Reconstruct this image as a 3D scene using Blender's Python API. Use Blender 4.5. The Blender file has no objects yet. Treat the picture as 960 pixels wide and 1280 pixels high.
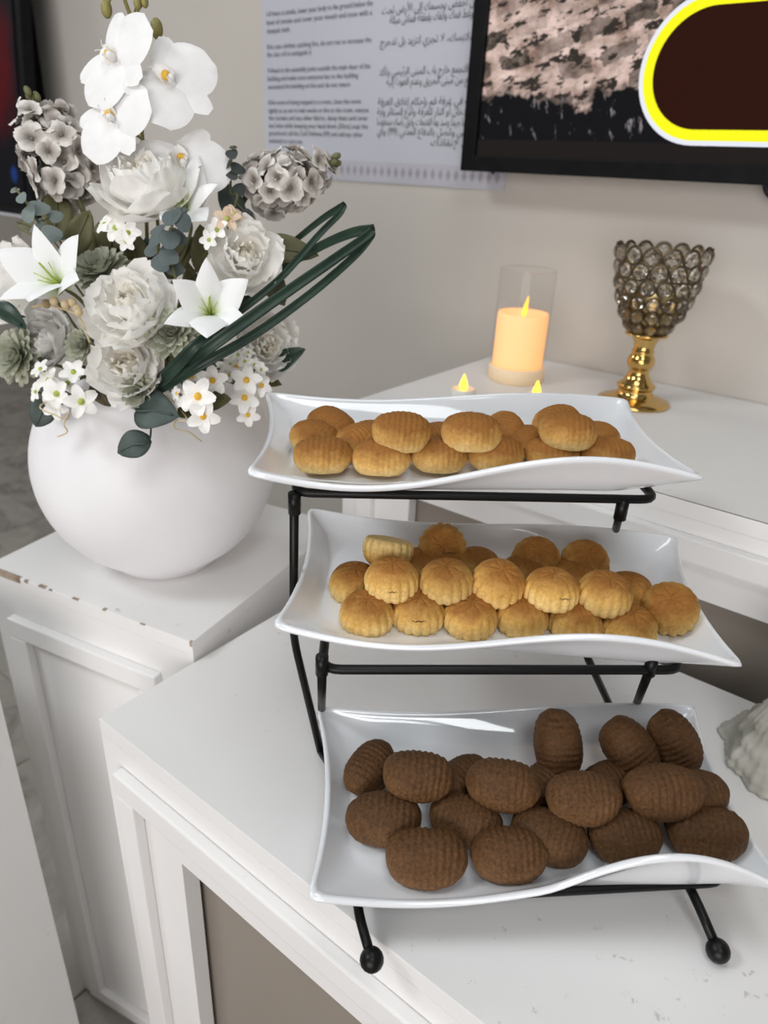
import bpy, bmesh, math, random
from mathutils import Vector, Matrix, Quaternion, noise

# ------------------------------------------------------------------ camera, world, lights, exposure
scene = bpy.context.scene
col = scene.collection
CAM_AXES = ((0.7889, 0.6129, 0.0447), (-0.2993, 0.3198, 0.899), (0.5366, -0.7226, 0.4357))
CAM_POS = Vector((0.0, 0.0, 1.35))
cam_data = bpy.data.cameras.new('camera')
cam_data.sensor_fit = 'VERTICAL'; cam_data.sensor_height = 36.0; cam_data.sensor_width = 27.0
cam_data.lens = 36.0 * 887.0 / 1280.0
cam_data.clip_start = 0.02; cam_data.clip_end = 50
cam = bpy.data.objects.new('camera', cam_data)
mw = Matrix.Identity(4)
for i in range(3):
    for j in range(3):
        mw[j][i] = CAM_AXES[i][j]
mw.translation = CAM_POS
cam.matrix_world = mw
col.objects.link(cam)
scene.camera = cam
cam_data.dof.use_dof = True
cam_data.dof.focus_distance = 0.56
cam_data.dof.aperture_fstop = 6.0

world = bpy.data.worlds.new('world'); scene.world = world
world.use_nodes = True
world.node_tree.nodes['Background'].inputs[0].default_value = (1.0, 0.975, 0.94, 1)
world.node_tree.nodes['Background'].inputs[1].default_value = 0.15

def ceiling_lamp(loc, power, size=0.62, sizey=None, color=(.94, .98, 1.0)):
    ld = bpy.data.lights.new('ceiling_panel_light', 'AREA')
    ld.energy = power; ld.color = color; ld.shape = 'RECTANGLE'; ld.size = size; ld.size_y = sizey or size
    lo = bpy.data.objects.new('ceiling_panel_light', ld); lo.location = loc
    col.objects.link(lo)
ceiling_lamp((-1.45, -1.05, 2.85), 27)
ceiling_lamp((0.75, -0.75, 2.85), 12)
ceiling_lamp((-0.1, 0.35, 2.85), 6)
ceiling_lamp((-3.4, 0.4, 2.85), 20)
def window_light(loc, aim, w, h, power, color):
    ld = bpy.data.lights.new('window_daylight', 'AREA'); ld.energy = power; ld.color = color; ld.shape = 'RECTANGLE'; ld.size = w; ld.size_y = h
    lo = bpy.data.objects.new('window_daylight', ld); lo.location = loc
    lo.rotation_euler = (Vector(aim) - Vector(loc)).to_track_quat('-Z', 'Y').to_euler(); col.objects.link(lo)
window_light((1.0, -3.0, 1.40), (-.5, .5, .95), 2.6, 1.9, 84, (1.0, .955, .94))
scene.view_settings.view_transform = 'Standard'
scene.view_settings.look = 'None'
scene.view_settings.exposure = 0.04
scene.cycles.max_bounces = 16; scene.cycles.diffuse_bounces = 10; scene.cycles.transmission_bounces = 12; scene.cycles.transparent_max_bounces = 16
scene.view_settings.gamma = 1.0
scene.view_settings.use_curve_mapping = False

# ------------------------------------------------------------------ helpers
RND = random.Random(7)
def tag(o, label=None, cat=None, group=None, kind=None):
    if label: o['label'] = label
    if cat: o['category'] = cat
    if group: o['group'] = group
    if kind: o['kind'] = kind
    return o
def empty(name, loc=(0, 0, 0), quat=None, label=None, cat=None, group=None):
    o = bpy.data.objects.new(name, None); o.location = loc; o.empty_display_size = 0.02
    if quat is not None:
        o.rotation_mode = 'QUATERNION'; o.rotation_quaternion = quat
    col.objects.link(o)
    return tag(o, label, cat, group)
def mesh(name, verts, faces, smooth=True):
    m = bpy.data.meshes.new(name); m.from_pydata([tuple(v) for v in verts], [], faces); m.update()
    if smooth:
        m.polygons.foreach_set('use_smooth', [True] * len(m.polygons))
    return m
def obj(name, me, mat=None, parent=None, loc=None, quat=None, scale=None):
    o = bpy.data.objects.new(name, me); col.objects.link(o)
    if mat is not None:
        if len(me.materials) == 0: me.materials.append(mat)
        elif me.materials[0] != mat:
            o.material_slots[0].link = 'OBJECT'; o.material_slots[0].material = mat
    if parent is not None: o.parent = parent
    if loc is not None: o.location = loc
    if quat is not None:
        o.rotation_mode = 'QUATERNION'; o.rotation_quaternion = quat
    if scale is not None: o.scale = scale if hasattr(scale, '__len__') else (scale,) * 3
    return o
def box_geo(x0, x1, y0, y1, z0, z1, bev=0.0):
    bm = bmesh.new()
    vs = [bm.verts.new((x, y, z)) for x in (x0, x1) for y in (y0, y1) for z in (z0, z1)]
    for f in ((0, 1, 3, 2), (4, 6, 7, 5), (0, 4, 5, 1), (2, 3, 7, 6), (0, 2, 6, 4), (1, 5, 7, 3)):
        bm.faces.new([vs[i] for i in f])
    if bev > 0:
        bmesh.ops.bevel(bm, geom=bm.edges[:], offset=bev, segments=2, affect='EDGES', profile=0.6)
    bmesh.ops.recalc_face_normals(bm, faces=bm.faces[:])
    return bm
def bm_mesh(name, bm, smooth=False):
    m = bpy.data.meshes.new(name); bm.to_mesh(m); bm.free()
    if smooth: m.polygons.foreach_set('use_smooth', [True] * len(m.polygons))
    return m
def box(name, dims, mat, parent=None, bev=0.0015):
    return obj(name, bm_mesh(name, box_geo(*dims, bev)), mat, parent)
def lathe_geo(profile, n=48, mod=None, cap=True):
    vs, fs = [], []
    for k, (r, z) in enumerate(profile):
        for i in range(n):
            a = 2 * math.pi * i / n
            rr, zz = (r, z) if mod is None else mod(r, z, a, k)
            vs.append((rr * math.cos(a), rr * math.sin(a), zz))
    for k in range(len(profile) - 1):
        for i in range(n):
            j = (i + 1) % n
            fs.append((k * n + i, k * n + j, (k + 1) * n + j, (k + 1) * n + i))
    if cap:
        if profile[0][0] > 1e-6: fs.append(tuple(reversed(range(n))))
        if profile[-1][0] > 1e-6: fs.append(tuple((len(profile) - 1) * n + i for i in range(n)))
    return vs, fs
def lathe(name, profile, mat, parent=None, n=48, mod=None, cap=True, loc=None, quat=None):
    v, f = lathe_geo(profile, n, mod, cap)
    return obj(name, mesh(name, v, f), mat, parent, loc, quat)
def catmull(pts, n=6):
    P = [Vector(p) for p in pts]; P = [P[0] * 2 - P[1]] + P + [P[-1] * 2 - P[-2]]
    out = []
    for i in range(1, len(P) - 2):
        for k in range(n):
            t = k / n; a, b, c, d = P[i - 1], P[i], P[i + 1], P[i + 2]
            out.append(0.5 * ((2 * b) + (c - a) * t + (2 * a - 5 * b + 4 * c - d) * t * t + (3 * b - a - 3 * c + d) * t ** 3))
    out.append(P[-2]); return out
def fillet(pts, rad, n=5):
    P = [Vector(p) for p in pts]; out = [P[0]]
    for i in range(1, len(P) - 1):
        a = P[i - 1] - P[i]; b = P[i + 1] - P[i]
        d = min(rad, a.length * .45, b.length * .45)
        p, q = P[i] + a.normalized() * d, P[i] + b.normalized() * d
        for k in range(n + 1):
            t = k / n; out.append(p * (1 - t) ** 2 + P[i] * 2 * t * (1 - t) + q * t * t)
    out.append(P[-1]); return out
def tube_geo(pts, r, n=10, taper=None):
    P = [Vector(p) for p in pts]; vs, fs = [], []
    t0 = (P[1] - P[0]).normalized()
    nrm = t0.orthogonal().normalized()
    for i, p in enumerate(P):
        t = (P[min(i + 1, len(P) - 1)] - P[max(i - 1, 0)]).normalized()
        nrm = (nrm - t * nrm.dot(t)).normalized(); b = t.cross(nrm)
        rr = r if taper is None else r * (1 + (taper - 1) * i / (len(P) - 1))
        for k in range(n):
            a = 2 * math.pi * k / n
            vs.append(p + nrm * (rr * math.cos(a)) + b * (rr * math.sin(a)))
    for i in range(len(P) - 1):
        for k in range(n):
            j = (k + 1) % n
            fs.append((i * n + k, i * n + j, (i + 1) * n + j, (i + 1) * n + k))
    fs.append(tuple(reversed(range(n)))); fs.append(tuple((len(P) - 1) * n + k for k in range(n)))
    return vs, fs
def tube(name, pts, r, mat, parent=None, n=10, taper=None):
    v, f = tube_geo(pts, r, n, taper)
    return obj(name, mesh(name, v, f), mat, parent)
def sphere_geo(r, c=(0, 0, 0), nu=14, nv=9, sc=(1, 1, 1)):
    v, f = lathe_geo([(max(1e-7, r * math.sin(math.pi * k / nv)), -r * math.cos(math.pi * k / nv)) for k in range(nv + 1)], nu, cap=False)
    return [(x * sc[0] + c[0], y * sc[1] + c[1], z * sc[2] + c[2]) for x, y, z in v], f
def join(parts):
    V, F = [], []
    for v, f in parts:
        o = len(V); V += [tuple(p) for p in v]; F += [tuple(i + o for i in q) for q in f]
    return V, F
def zquat(axis, spin=0.0):
    return Vector(axis).to_track_quat('Z', 'Y') @ Quaternion((0, 0, 1), spin)

# ------------------------------------------------------------------ materials
def new_mat(name):
    m = bpy.data.materials.new(name); m.use_nodes = True
    nt = m.node_tree; return m, nt, nt.nodes['Principled BSDF']
def noise_mat(name, c1, c2, scale=20, rough=0.5, bump=0.0, bump_scale=80, detail=4, metallic=0.0, spec=0.5, lo=.35, hi=.65, sss=0.0, sheen=0.0, coat=0.0, transl=0.0):
    m, nt, b = new_mat(name); N = nt.nodes; L = nt.links
    tc = N.new('ShaderNodeTexCoord'); nz = N.new('ShaderNodeTexNoise'); rp = N.new('ShaderNodeValToRGB')
    nz.inputs['Scale'].default_value = scale; nz.inputs['Detail'].default_value = detail
    L.new(tc.outputs['Object'], nz.inputs['Vector']); L.new(nz.outputs['Fac'], rp.inputs['Fac'])
    rp.color_ramp.elements[0].position = lo; rp.color_ramp.elements[1].position = hi
    rp.color_ramp.elements[0].color = (*c1, 1); rp.color_ramp.elements[1].color = (*c2, 1)
    L.new(rp.outputs['Color'], b.inputs['Base Color'])
    b.inputs['Roughness'].default_value = rough; b.inputs['Metallic'].default_value = metallic
    b.inputs['Specular IOR Level'].default_value = spec
    if sss:
        b.inputs['Subsurface Weight'].default_value = sss; b.inputs['Subsurface Radius'].default_value = (.006, .004, .002); b.inputs['Subsurface Scale'].default_value = 1.0
    if coat:
        b.inputs['Coat Weight'].default_value = coat; b.inputs['Coat Roughness'].default_value = 0.03
    if bump:
        n2 = N.new('ShaderNodeTexNoise'); n2.inputs['Scale'].default_value = bump_scale; n2.inputs['Detail'].default_value = 3
        bp = N.new('ShaderNodeBump'); bp.inputs['Strength'].default_value = bump; bp.inputs['Distance'].default_value = 0.002
        L.new(tc.outputs['Object'], n2.inputs['Vector']); L.new(n2.outputs['Fac'], bp.inputs['Height']); L.new(bp.outputs['Normal'], b.inputs['Normal'])
    if transl:
        tr = N.new('ShaderNodeBsdfTranslucent'); mx = N.new('ShaderNodeMixShader'); mx.inputs[0].default_value = transl
        L.new(rp.outputs['Color'], tr.inputs['Color'])
        out = N['Material Output']; L.new(b.outputs[0], mx.inputs[1]); L.new(tr.outputs[0], mx.inputs[2]); L.new(mx.outputs[0], out.inputs['Surface'])
    return m
MAT = {}
def painted_wood(name, base, scuffs=True):
    m, nt, b = new_mat(name); N = nt.nodes; L = nt.links
    tc = N.new('ShaderNodeTexCoord')
    n1 = N.new('ShaderNodeTexNoise'); n1.inputs['Scale'].default_value = 3.0; n1.inputs['Detail'].default_value = 5
    r1 = N.new('ShaderNodeValToRGB'); r1.color_ramp.elements[0].position = .3; r1.color_ramp.elements[1].position = .7
    r1.color_ramp.elements[0].color = (*[c * .93 for c in base], 1); r1.color_ramp.elements[1].color = (*base, 1)
    L.new(tc.outputs['Object'], n1.inputs['Vector']); L.new(n1.outputs['Fac'], r1.inputs['Fac'])
    # worn specks: small dark nicks gathered where a broad noise is high
    n2 = N.new('ShaderNodeTexNoise'); n2.inputs['Scale'].default_value = 85; n2.inputs['Detail'].default_value = 4; n2.inputs['Roughness'].default_value = .65
    r2 = N.new('ShaderNodeValToRGB'); r2.color_ramp.elements[0].position = .65; r2.color_ramp.elements[1].position = .70
    n3 = N.new('ShaderNodeTexNoise'); n3.inputs['Scale'].default_value = 6
    r3_ = N.new('ShaderNodeValToRGB'); r3_.color_ramp.elements[0].position = .50; r3_.color_ramp.elements[1].position = .60
    mu = N.new('ShaderNodeMath'); mu.operation = 'MULTIPLY'
    for n, r in ((n2, r2), (n3, r3_)):
        L.new(tc.outputs['Object'], n.inputs['Vector']); L.new(n.outputs['Fac'], r.inputs['Fac'])
    L.new(r2.outputs['Color'], mu.inputs[0]); L.new(r3_.outputs['Color'], mu.inputs[1])
    mx = N.new('ShaderNodeMix'); mx.data_type = 'RGBA'; mx.inputs['B'].default_value = (.30, .26, .22, 1)
    m2 = N.new('ShaderNodeMath'); m2.operation = 'MULTIPLY'; m2.inputs[1].default_value = .45 if scuffs else 0
    L.new(mu.outputs[0], m2.inputs[0]); L.new(m2.outputs[0], mx.inputs['Factor']); L.new(r1.outputs['Color'], mx.inputs['A'])
    L.new(mx.outputs['Result'], b.inputs['Base Color'])
    b.inputs['Roughness'].default_value = .42; b.inputs['Specular IOR Level'].default_value = .4
    bp = N.new('ShaderNodeBump'); bp.inputs['Strength'].default_value = .12; bp.inputs['Distance'].default_value = .002
    n4 = N.new('ShaderNodeTexNoise'); n4.inputs['Scale'].default_value = 40; L.new(tc.outputs['Object'], n4.inputs['Vector'])
    L.new(n4.outputs['Fac'], bp.inputs['Height']); L.new(bp.outputs['Normal'], b.inputs['Normal'])
    return m
MAT['paint'] = painted_wood('white_painted_wood', (.82, .81, .80))
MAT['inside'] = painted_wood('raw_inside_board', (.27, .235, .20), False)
MAT['chip'] = noise_mat('chipped_wood', (.24, .17, .12), (.42, .34, .27), 60, .8)
MAT['wall'] = noise_mat('wall_paint', (.555, .52, .475), (.585, .55, .505), 2.5, .75, .05, 300)
def floor_mat():
    m, nt, b = new_mat('grey_marble_tiles'); N = nt.nodes; L = nt.links
    tc = N.new('ShaderNodeTexCoord')
    n1 = N.new('ShaderNodeTexNoise'); n1.inputs['Scale'].default_value = 7; n1.inputs['Detail'].default_value = 9; n1.inputs['Roughness'].default_value = .62; n1.inputs['Distortion'].default_value = 1.2
    r1 = N.new('ShaderNodeValToRGB'); e = r1.color_ramp.elements
    e[0].position = .32; e[0].color = (.13, .115, .10, 1); e[1].position = .62; e[1].color = (.34, .32, .29, 1)
    x = e.new(.47); x.color = (.27, .25, .225, 1)
    L.new(tc.outputs['Object'], n1.inputs['Vector']); L.new(n1.outputs['Fac'], r1.inputs['Fac'])
    L.new(r1.outputs['Color'], b.inputs['Base Color']); b.inputs['Roughness'].default_value = .28
    return m
MAT['floor'] = floor_mat()
MAT['joint'] = noise_mat('tile_joint', (.22, .2, .18), (.26, .24, .22), 30, .8)
MAT['porcelain'] = noise_mat('white_porcelain', (.80, .82, .855), (.82, .84, .87), 4, .10, coat=.8)
MAT['black'] = noise_mat('black_enamel', (.003, .003, .003), (.005, .005, .005), 30, .38, spec=.25)
MAT['vase'] = noise_mat('matte_white_ceramic', (.84, .83, .845), (.87, .86, .87), 12, .55, .08, 60)
MAT['petal'] = noise_mat('cream_silk', (.94, .925, .89), (.985, .98, .965), 3, 0.7, 0, 200, transl=.14, spec=.2)
MAT['petal_core'] = noise_mat('warm_cream_silk', (.95, .92, .84), (.98, .965, .93), 3, 0.7, 0, 200, transl=.14, spec=.2)
MAT['petal_grey'] = noise_mat('greyish_silk', (.70, .69, .66), (.88, .875, .85), 4, 0.7, 0, 200, transl=.14, spec=.2)
MAT['orchid'] = noise_mat('white_orchid_latex', (.88, .88, .875), (.93, .93, .93), 3, .5, transl=.12, spec=.3)
def radial_mat(name, stops, rough=.6, transl=.12, nscale=2.5, namp=.25, spec=.25):
    """petal colour running from the flower's heart outwards (object space distance)"""
    m, nt, b = new_mat(name); N = nt.nodes; L = nt.links
    tc = N.new('ShaderNodeTexCoord'); ln = N.new('ShaderNodeVectorMath'); ln.operation = 'LENGTH'; L.new(tc.outputs['Object'], ln.inputs[0])
    nz = N.new('ShaderNodeTexNoise'); nz.inputs['Scale'].default_value = nscale; nz.inputs['Detail'].default_value = 3; L.new(tc.outputs['Object'], nz.inputs['Vector'])
    ad = N.new('ShaderNodeMath'); ad.operation = 'MULTIPLY_ADD'; ad.inputs[1].default_value = namp; L.new(nz.outputs['Fac'], ad.inputs[0]); L.new(ln.outputs['Value'], ad.inputs[2])
    rp = N.new('ShaderNodeValToRGB'); e = rp.color_ramp.elements
    e[0].position = stops[0][0]; e[0].color = (*stops[0][1], 1); e[1].position = stops[-1][0]; e[1].color = (*stops[-1][1], 1)
    for q, c in stops[1:-1]: x = e.new(q); x.color = (*c, 1)
    L.new(ad.outputs[0], rp.inputs['Fac']); L.new(rp.outputs[0], b.inputs['Base Color']); b.inputs['Roughness'].default_value = rough; b.inputs['Specular IOR Level'].default_value = spec
    tr = N.new('ShaderNodeBsdfTranslucent'); mx = N.new('ShaderNodeMixShader'); mx.inputs[0].default_value = transl; L.new(rp.outputs[0], tr.inputs['Color'])
    L.new(b.outputs[0], mx.inputs[1]); L.new(tr.outputs[0], mx.inputs[2]); L.new(mx.outputs[0], N['Material Output'].inputs['Surface'])
    return m
MAT['lily'] = radial_mat('white_lily_latex', [(.20, (.48, .58, .14)), (.42, (.80, .85, .66)), (.62, (.90, .915, .91)), (1.0, (.91, .92, .92))])
MAT['yellow'] = noise_mat('yellow_throat', (.75, .42, .02), (.85, .55, .05), 80, .6)
MAT['green_throat'] = noise_mat('lime_throat', (.42, .52, .08), (.55, .65, .16), 80, .6, transl=.2)
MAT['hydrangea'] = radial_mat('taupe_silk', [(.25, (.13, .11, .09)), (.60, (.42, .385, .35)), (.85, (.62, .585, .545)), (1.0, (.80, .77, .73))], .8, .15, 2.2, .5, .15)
MAT['sage'] = noise_mat('sage_silk', (.36, .375, .285), (.58, .59, .475), 40, .75, transl=.15, spec=.2)
MAT['leaf0'] = noise_mat('dark_green_strap', (.010, .028, .018), (.022, .05, .032), 40, .42, spec=.4)
MAT['leaf1'] = noise_mat('olive_leaf', (.075, .075, .028), (.14, .13, .055), 40, .6, .3, 120, transl=.1)
MAT['leaf2'] = noise_mat('blue_green_leaf', (.035, .055, .048), (.065, .09, .08), 40, .6, .3, 120)
MAT['leaf3'] = noise_mat('brown_leaf', (.07, .055, .035), (.13, .10, .06), 40, .65, .3, 120)
MAT['euc0'] = noise_mat('pale_eucalyptus', (.13, .17, .16), (.24, .28, .27), 60, .65, transl=.1)
MAT['euc1'] = noise_mat('blue_eucalyptus', (.07, .095, .095), (.14, .17, .17), 60, .65, transl=.1)
MAT['euc2'] = noise_mat('dark_eucalyptus', (.02, .03, .028), (.05, .06, .055), 60, .65)
MAT['stem'] = noise_mat('green_stem', (.10, .11, .04), (.16, .16, .07), 60, .6)
MAT['bud'] = noise_mat('olive_bud', (.19, .17, .045), (.30, .27, .09), 50, .5)
MAT['berry'] = noise_mat('beige_berry', (.52, .40, .22), (.66, .54, .34), 60, .6)
MAT['peach'] = noise_mat('peach_silk', (.74, .52, .36), (.86, .74, .60), 60, .7, transl=.2)
MAT['moss'] = noise_mat('dark_moss', (.03, .028, .015), (.09, .075, .04), 60, .95, .8, 90)
MAT['gold'] = noise_mat('polished_gold', (.62, .40, .13), (.72, .49, .19), 20, .14, metallic=1.0)
MAT['wire'] = noise_mat('aged_gold_wire', (.30, .22, .10), (.45, .34, .17), 60, .3, metallic=1.0)
MAT['plaster'] = noise_mat('grey_plaster', (.34, .33, .285), (.55, .54, .485), 25, .8, .35, 90)
MAT['plastic'] = noise_mat('black_tv_plastic', (.005, .005, .006), (.008, .008, .009), 40, .5, spec=.12)
MAT['paper'] = noise_mat('lilac_white_paper', (.54, .555, .62), (.57, .585, .65), 3, .45)
MAT['ink'] = noise_mat('dark_ink', (.075, .075, .10), (.09, .09, .115), 30, .7)
MAT['band'] = noise_mat('lilac_border', (.50, .495, .55), (.54, .535, .59), 10, .5)
MAT['band2'] = noise_mat('grey_border_figure', (.34, .32, .37), (.38, .36, .41), 10, .5)
MAT['screw'] = noise_mat('dark_screw', (.05, .03, .03), (.09, .05, .05), 30, .4)
MAT['cable'] = noise_mat('purple_black_cable', (.018, .008, .016), (.03, .014, .026), 30, .5)
MAT['tealight'] = noise_mat('white_plastic', (.78, .76, .72), (.82, .80, .76), 20, .4)

def glass_mat(name, color, rough=0.0, ior=1.45):
    m, nt, b = new_mat(name)
    b.inputs['Base Color'].default_value = (*color, 1); b.inputs['Transmission Weight'].default_value = 1.0
    b.inputs['Roughness'].default_value = rough; b.inputs['IOR'].default_value = ior
    return m
MAT['crystal'] = glass_mat('smoky_crystal', (.80, .76, .69), .02, 1.5)
MAT['bronze'] = noise_mat('dark_bronze_wire', (.10, .075, .045), (.20, .15, .09), 60, .35, metallic=1.0)
def thin_glass():
    m, nt, b = new_mat('thin_clear_glass'); N = nt.nodes; L = nt.links
    tr = N.new('ShaderNodeBsdfTransparent'); tr.inputs[0].default_value = (.975, .975, .975, 1)
    gl = N.new('ShaderNodeBsdfGlossy'); gl.inputs['Roughness'].default_value = .03
    lw = N.new('ShaderNodeLayerWeight'); lw.inputs['Blend'].default_value = .5
    pw = N.new('ShaderNodeMath'); pw.operation = 'POWER'; pw.inputs[1].default_value = 3.5; L.new(lw.outputs['Facing'], pw.inputs[0])
    fr = N.new('ShaderNodeMath'); fr.operation = 'MULTIPLY_ADD'; fr.inputs[1].default_value = .5; fr.inputs[2].default_value = .012; L.new(pw.outputs[0], fr.inputs[0])
    mx = N.new('ShaderNodeMixShader'); L.new(fr.outputs[0], mx.inputs[0]); L.new(tr.outputs[0], mx.inputs[1]); L.new(gl.outputs[0], mx.inputs[2])
    L.new(mx.outputs[0], N['Material Output'].inputs['Surface'])
    return m
MAT['glass'] = thin_glass()
def emit_mat(name, color, strength, base=(.8, .8, .8), rough=.5):
    m, nt, b = new_mat(name)
    b.inputs['Base Color'].default_value = (*base, 1); b.inputs['Roughness'].default_value = rough
    b.inputs['Specular IOR Level'].default_value = .04; b.inputs['Emission Color'].default_value = (*color, 1); b.inputs['Emission Strength'].default_value = strength
    return m
MAT['wax'] = emit_mat('glowing_wax', (1.0, .42, .10), .78, (.72, .58, .38), .5)
MAT['wax_base'] = emit_mat('warm_wax_foot', (1.0, .5, .2), .12, (.85, .72, .52), .5)
MAT['flame'] = emit_mat('led_flame', (1.0, .42, .02), 1.6, (.9, .6, .1))
MAT['flame2'] = emit_mat('tealight_flame', (1.0, .55, .03), 3.2, (.9, .6, .1))
MAT['ring_yellow'] = emit_mat('screen_yellow', (.96, .94, .0), 1.0, (.02, .02, .02), .3)
MAT['ring_white'] = emit_mat('screen_white', (.80, .82, .90), 1.0, (.02, .02, .02), .3)
MAT['maroon'] = emit_mat('screen_maroon', (.026, .006, .003), 1.0, (.004, .003, .003), .25)
MAT['screen_low'] = emit_mat('screen_dark_strip', (.014, .012, .011), 1.0, (.004, .003, .003), .25)
MAT['mark'] = emit_mat('screen_mark', (.62, .60, .66), 1.0, (.02, .02, .02), .3)

# ------------------------------------------------------------------ measured placements (metres; camera stands over the origin)
ENGLISH = [(-1.2551, -0.9811, 1.618, '1-If there is smoke, lower your body to the ground below the'),
 (-1.2557, -0.982, 1.6037, 'level of smoke and cover your mouth and nose with a'),
 (-1.2554, -1.1919, 1.5894, 'damped cloth'),
 (-1.2557, -0.9816, 1.562, '8-In case clothes catching fire, do not run to increase the'),
 (-1.2558, -1.1324, 1.5487, 'fire, but roll to extinguish it'),
 (-1.2557, -0.9822, 1.5206, '9-Head to the assembly point outside the main door of the'),
 (-1.2563, -1.0108, 1.5063, 'building and make sure everyone has to the building'),
 (-1.256, -1.031, 1.4919, 'evacuated the building on fire and do not return'),
 (-1.2563, -1.0032, 1.4633, '10-In event of being trapped in a room, close the room'),
 (-1.2561, -0.9828, 1.4485, 'tightly so as not to leak smoke or fire to the room, remove'),
 (-1.2562, -0.9838, 1.4349, 'the curtains and any other fabrics, damp them and cover'),
 (-1.2563, -0.9838, 1.4206, 'any holes while keeping your head down (50cm) near the'),
 (-1.2564, -0.9959, 1.4065, 'ground and call the Civil Defense (99) and call any other'),
 (-1.2569, -1.1588, 1.392, 'authority to save you')]
ARABIC = [(-0.9588, -0.69, 1.6045, 'عند وجود دخان أخفض بجسمك إلى الأرض تحت'),
 (-0.9404, -0.69, 1.5889, 'مستوى الدخان وغط فمك وأنفك بقطعة قماش مبللة'),
 (-0.9607, -0.69, 1.5565, 'عند احتراق ملابسك، لا تجري لتزيد بل تدحرج'),
 (-0.9602, -0.69, 1.5098, 'توجه إلى نقطة التجمع خارج باب المبنى الرئيسي وتأكد'),
 (-0.9426, -0.69, 1.4936, 'من إخلاء الجميع من مبنى الحريق وعدم العودة إليه'),
 (-0.9611, -0.69, 1.4617, 'عند احتجازك في غرفة قم بإحكام إغلاق الغرفة'),
 (-0.9616, -0.69, 1.4454, 'لمنع تسرب الدخان أو النار للغرفة وانزع الستائر وأية'),
 (-0.9607, -0.69, 1.4288, 'أقمشة أخرى وبللها جيدا وسد بها الفتحات وابق رأسك منخفضا'),
 (-0.9599, -0.69, 1.413, 'قريبا من الأرض واتصل بالدفاع المدني (99) وأي'),
 (-0.8337, -0.69, 1.396, 'جهة أخرى لإنقاذك')]
TRAY_BOTTOM = ((-0.149, 0.409, 0.91), ((0.7794, -0.6264, -0.0119), (0.6256, 0.7791, -0.0409), (0.0349, 0.0244, 0.9991)))
TRAY_MIDDLE = ((-0.225, 0.463, 1.052), ((0.8338, -0.5517, 0.0212), (0.5521, 0.8336, -0.0194), (-0.007, 0.0279, 0.9996)))
TRAY_TOP = ((-0.287, 0.49, 1.156), ((0.7639, -0.6454, 0.0019), (0.6452, 0.7637, -0.0212), (0.0122, 0.0175, 0.9998)))
COOKIES_TOP = [((-0.1145, -0.0489, -0.0055), 2, 0, 0, 1, 'oval', 'pale golden oval cookie, first from left in the front row of the top tray'),
 ((-0.0696, -0.0503, -0.0055), 2, 0, -3, 1, 'oval', 'pale golden oval cookie, second from left in the front row of the top tray'),
 ((-0.0238, -0.0452, -0.0055), 2, 0, 2, 1, 'oval', 'pale golden oval cookie, third from left in the front row of the top tray'),
 ((0.0206, -0.0402, -0.0055), 2, 0, 4, 1, 'oval', 'pale golden oval cookie, fourth from left in the front row of the top tray'),
 ((0.0671, -0.0383, -0.0055), 2, 0, 0, 1, 'oval', 'pale golden oval cookie, fifth from left in the front row of the top tray'),
 ((0.11, -0.0399, -0.0055), 2, 0, 3, 1, 'oval', 'pale golden oval cookie, sixth from left in the front row of the top tray'),
 ((-0.1224, -0.0116, -0.0035), 4, 0, -20, 0.9, 'oval', 'pale golden oval cookie behind the leftmost front cookie of the top tray'),
 ((-0.1092, 0.0062, -0.0015), 10, 0, -45, 1, 'oval', 'ribbed golden cookie turned askew at the back left of the top tray'),
 ((-0.0859, -0.0155, -0.0055), 0, 0, 40, 0.95, 'oval', 'golden cookie half hidden left of the cracked one on the top tray'),
 ((-0.0719, -0.004, -0.0055), 0, 0, 0, 0.95, 'oval', 'golden cookie mostly hidden behind the cracked one on the top tray'),
 ((-0.0218, -0.009, -0.0055), 0, 0, 20, 0.95, 'oval', 'golden cookie low between the two raised ones of the top tray'),
 ((0.0342, -0.0055, 0.0005), 20, 0, 80, 0.95, 'oval', 'golden cookie standing end-on right of the middle raised one, top tray'),
 ((0.0515, -0.013, -0.0055), 0, 0, 55, 0.95, 'oval', 'golden cookie turned askew between the two right raised ones, top tray'),
 ((0.0792, -0.0004, 0.0065), 16, 0, 30, 0.97, 'oval', 'golden cookie behind the right raised one of the top tray'),
 ((0.1165, -0.0009, -0.0055), 0, 0, 70, 0.95, 'oval', 'golden cookie end-on at the right end of the top tray pile'),
 ((-0.0546, -0.0444, 0.0135), 16, 4, -2, 1, 'oval', 'raised pale golden cookie with an open crack on the top tray'),
 ((-0.0005, -0.0418, 0.0135), 8, 0, 0, 1.05, 'oval', 'raised golden ribbed cookie in the middle of the top tray'),
 ((0.0772, -0.038, 0.0135), 8, 0, -4, 1.02, 'oval', 'raised golden ribbed cookie at the right of the top tray')]
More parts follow.
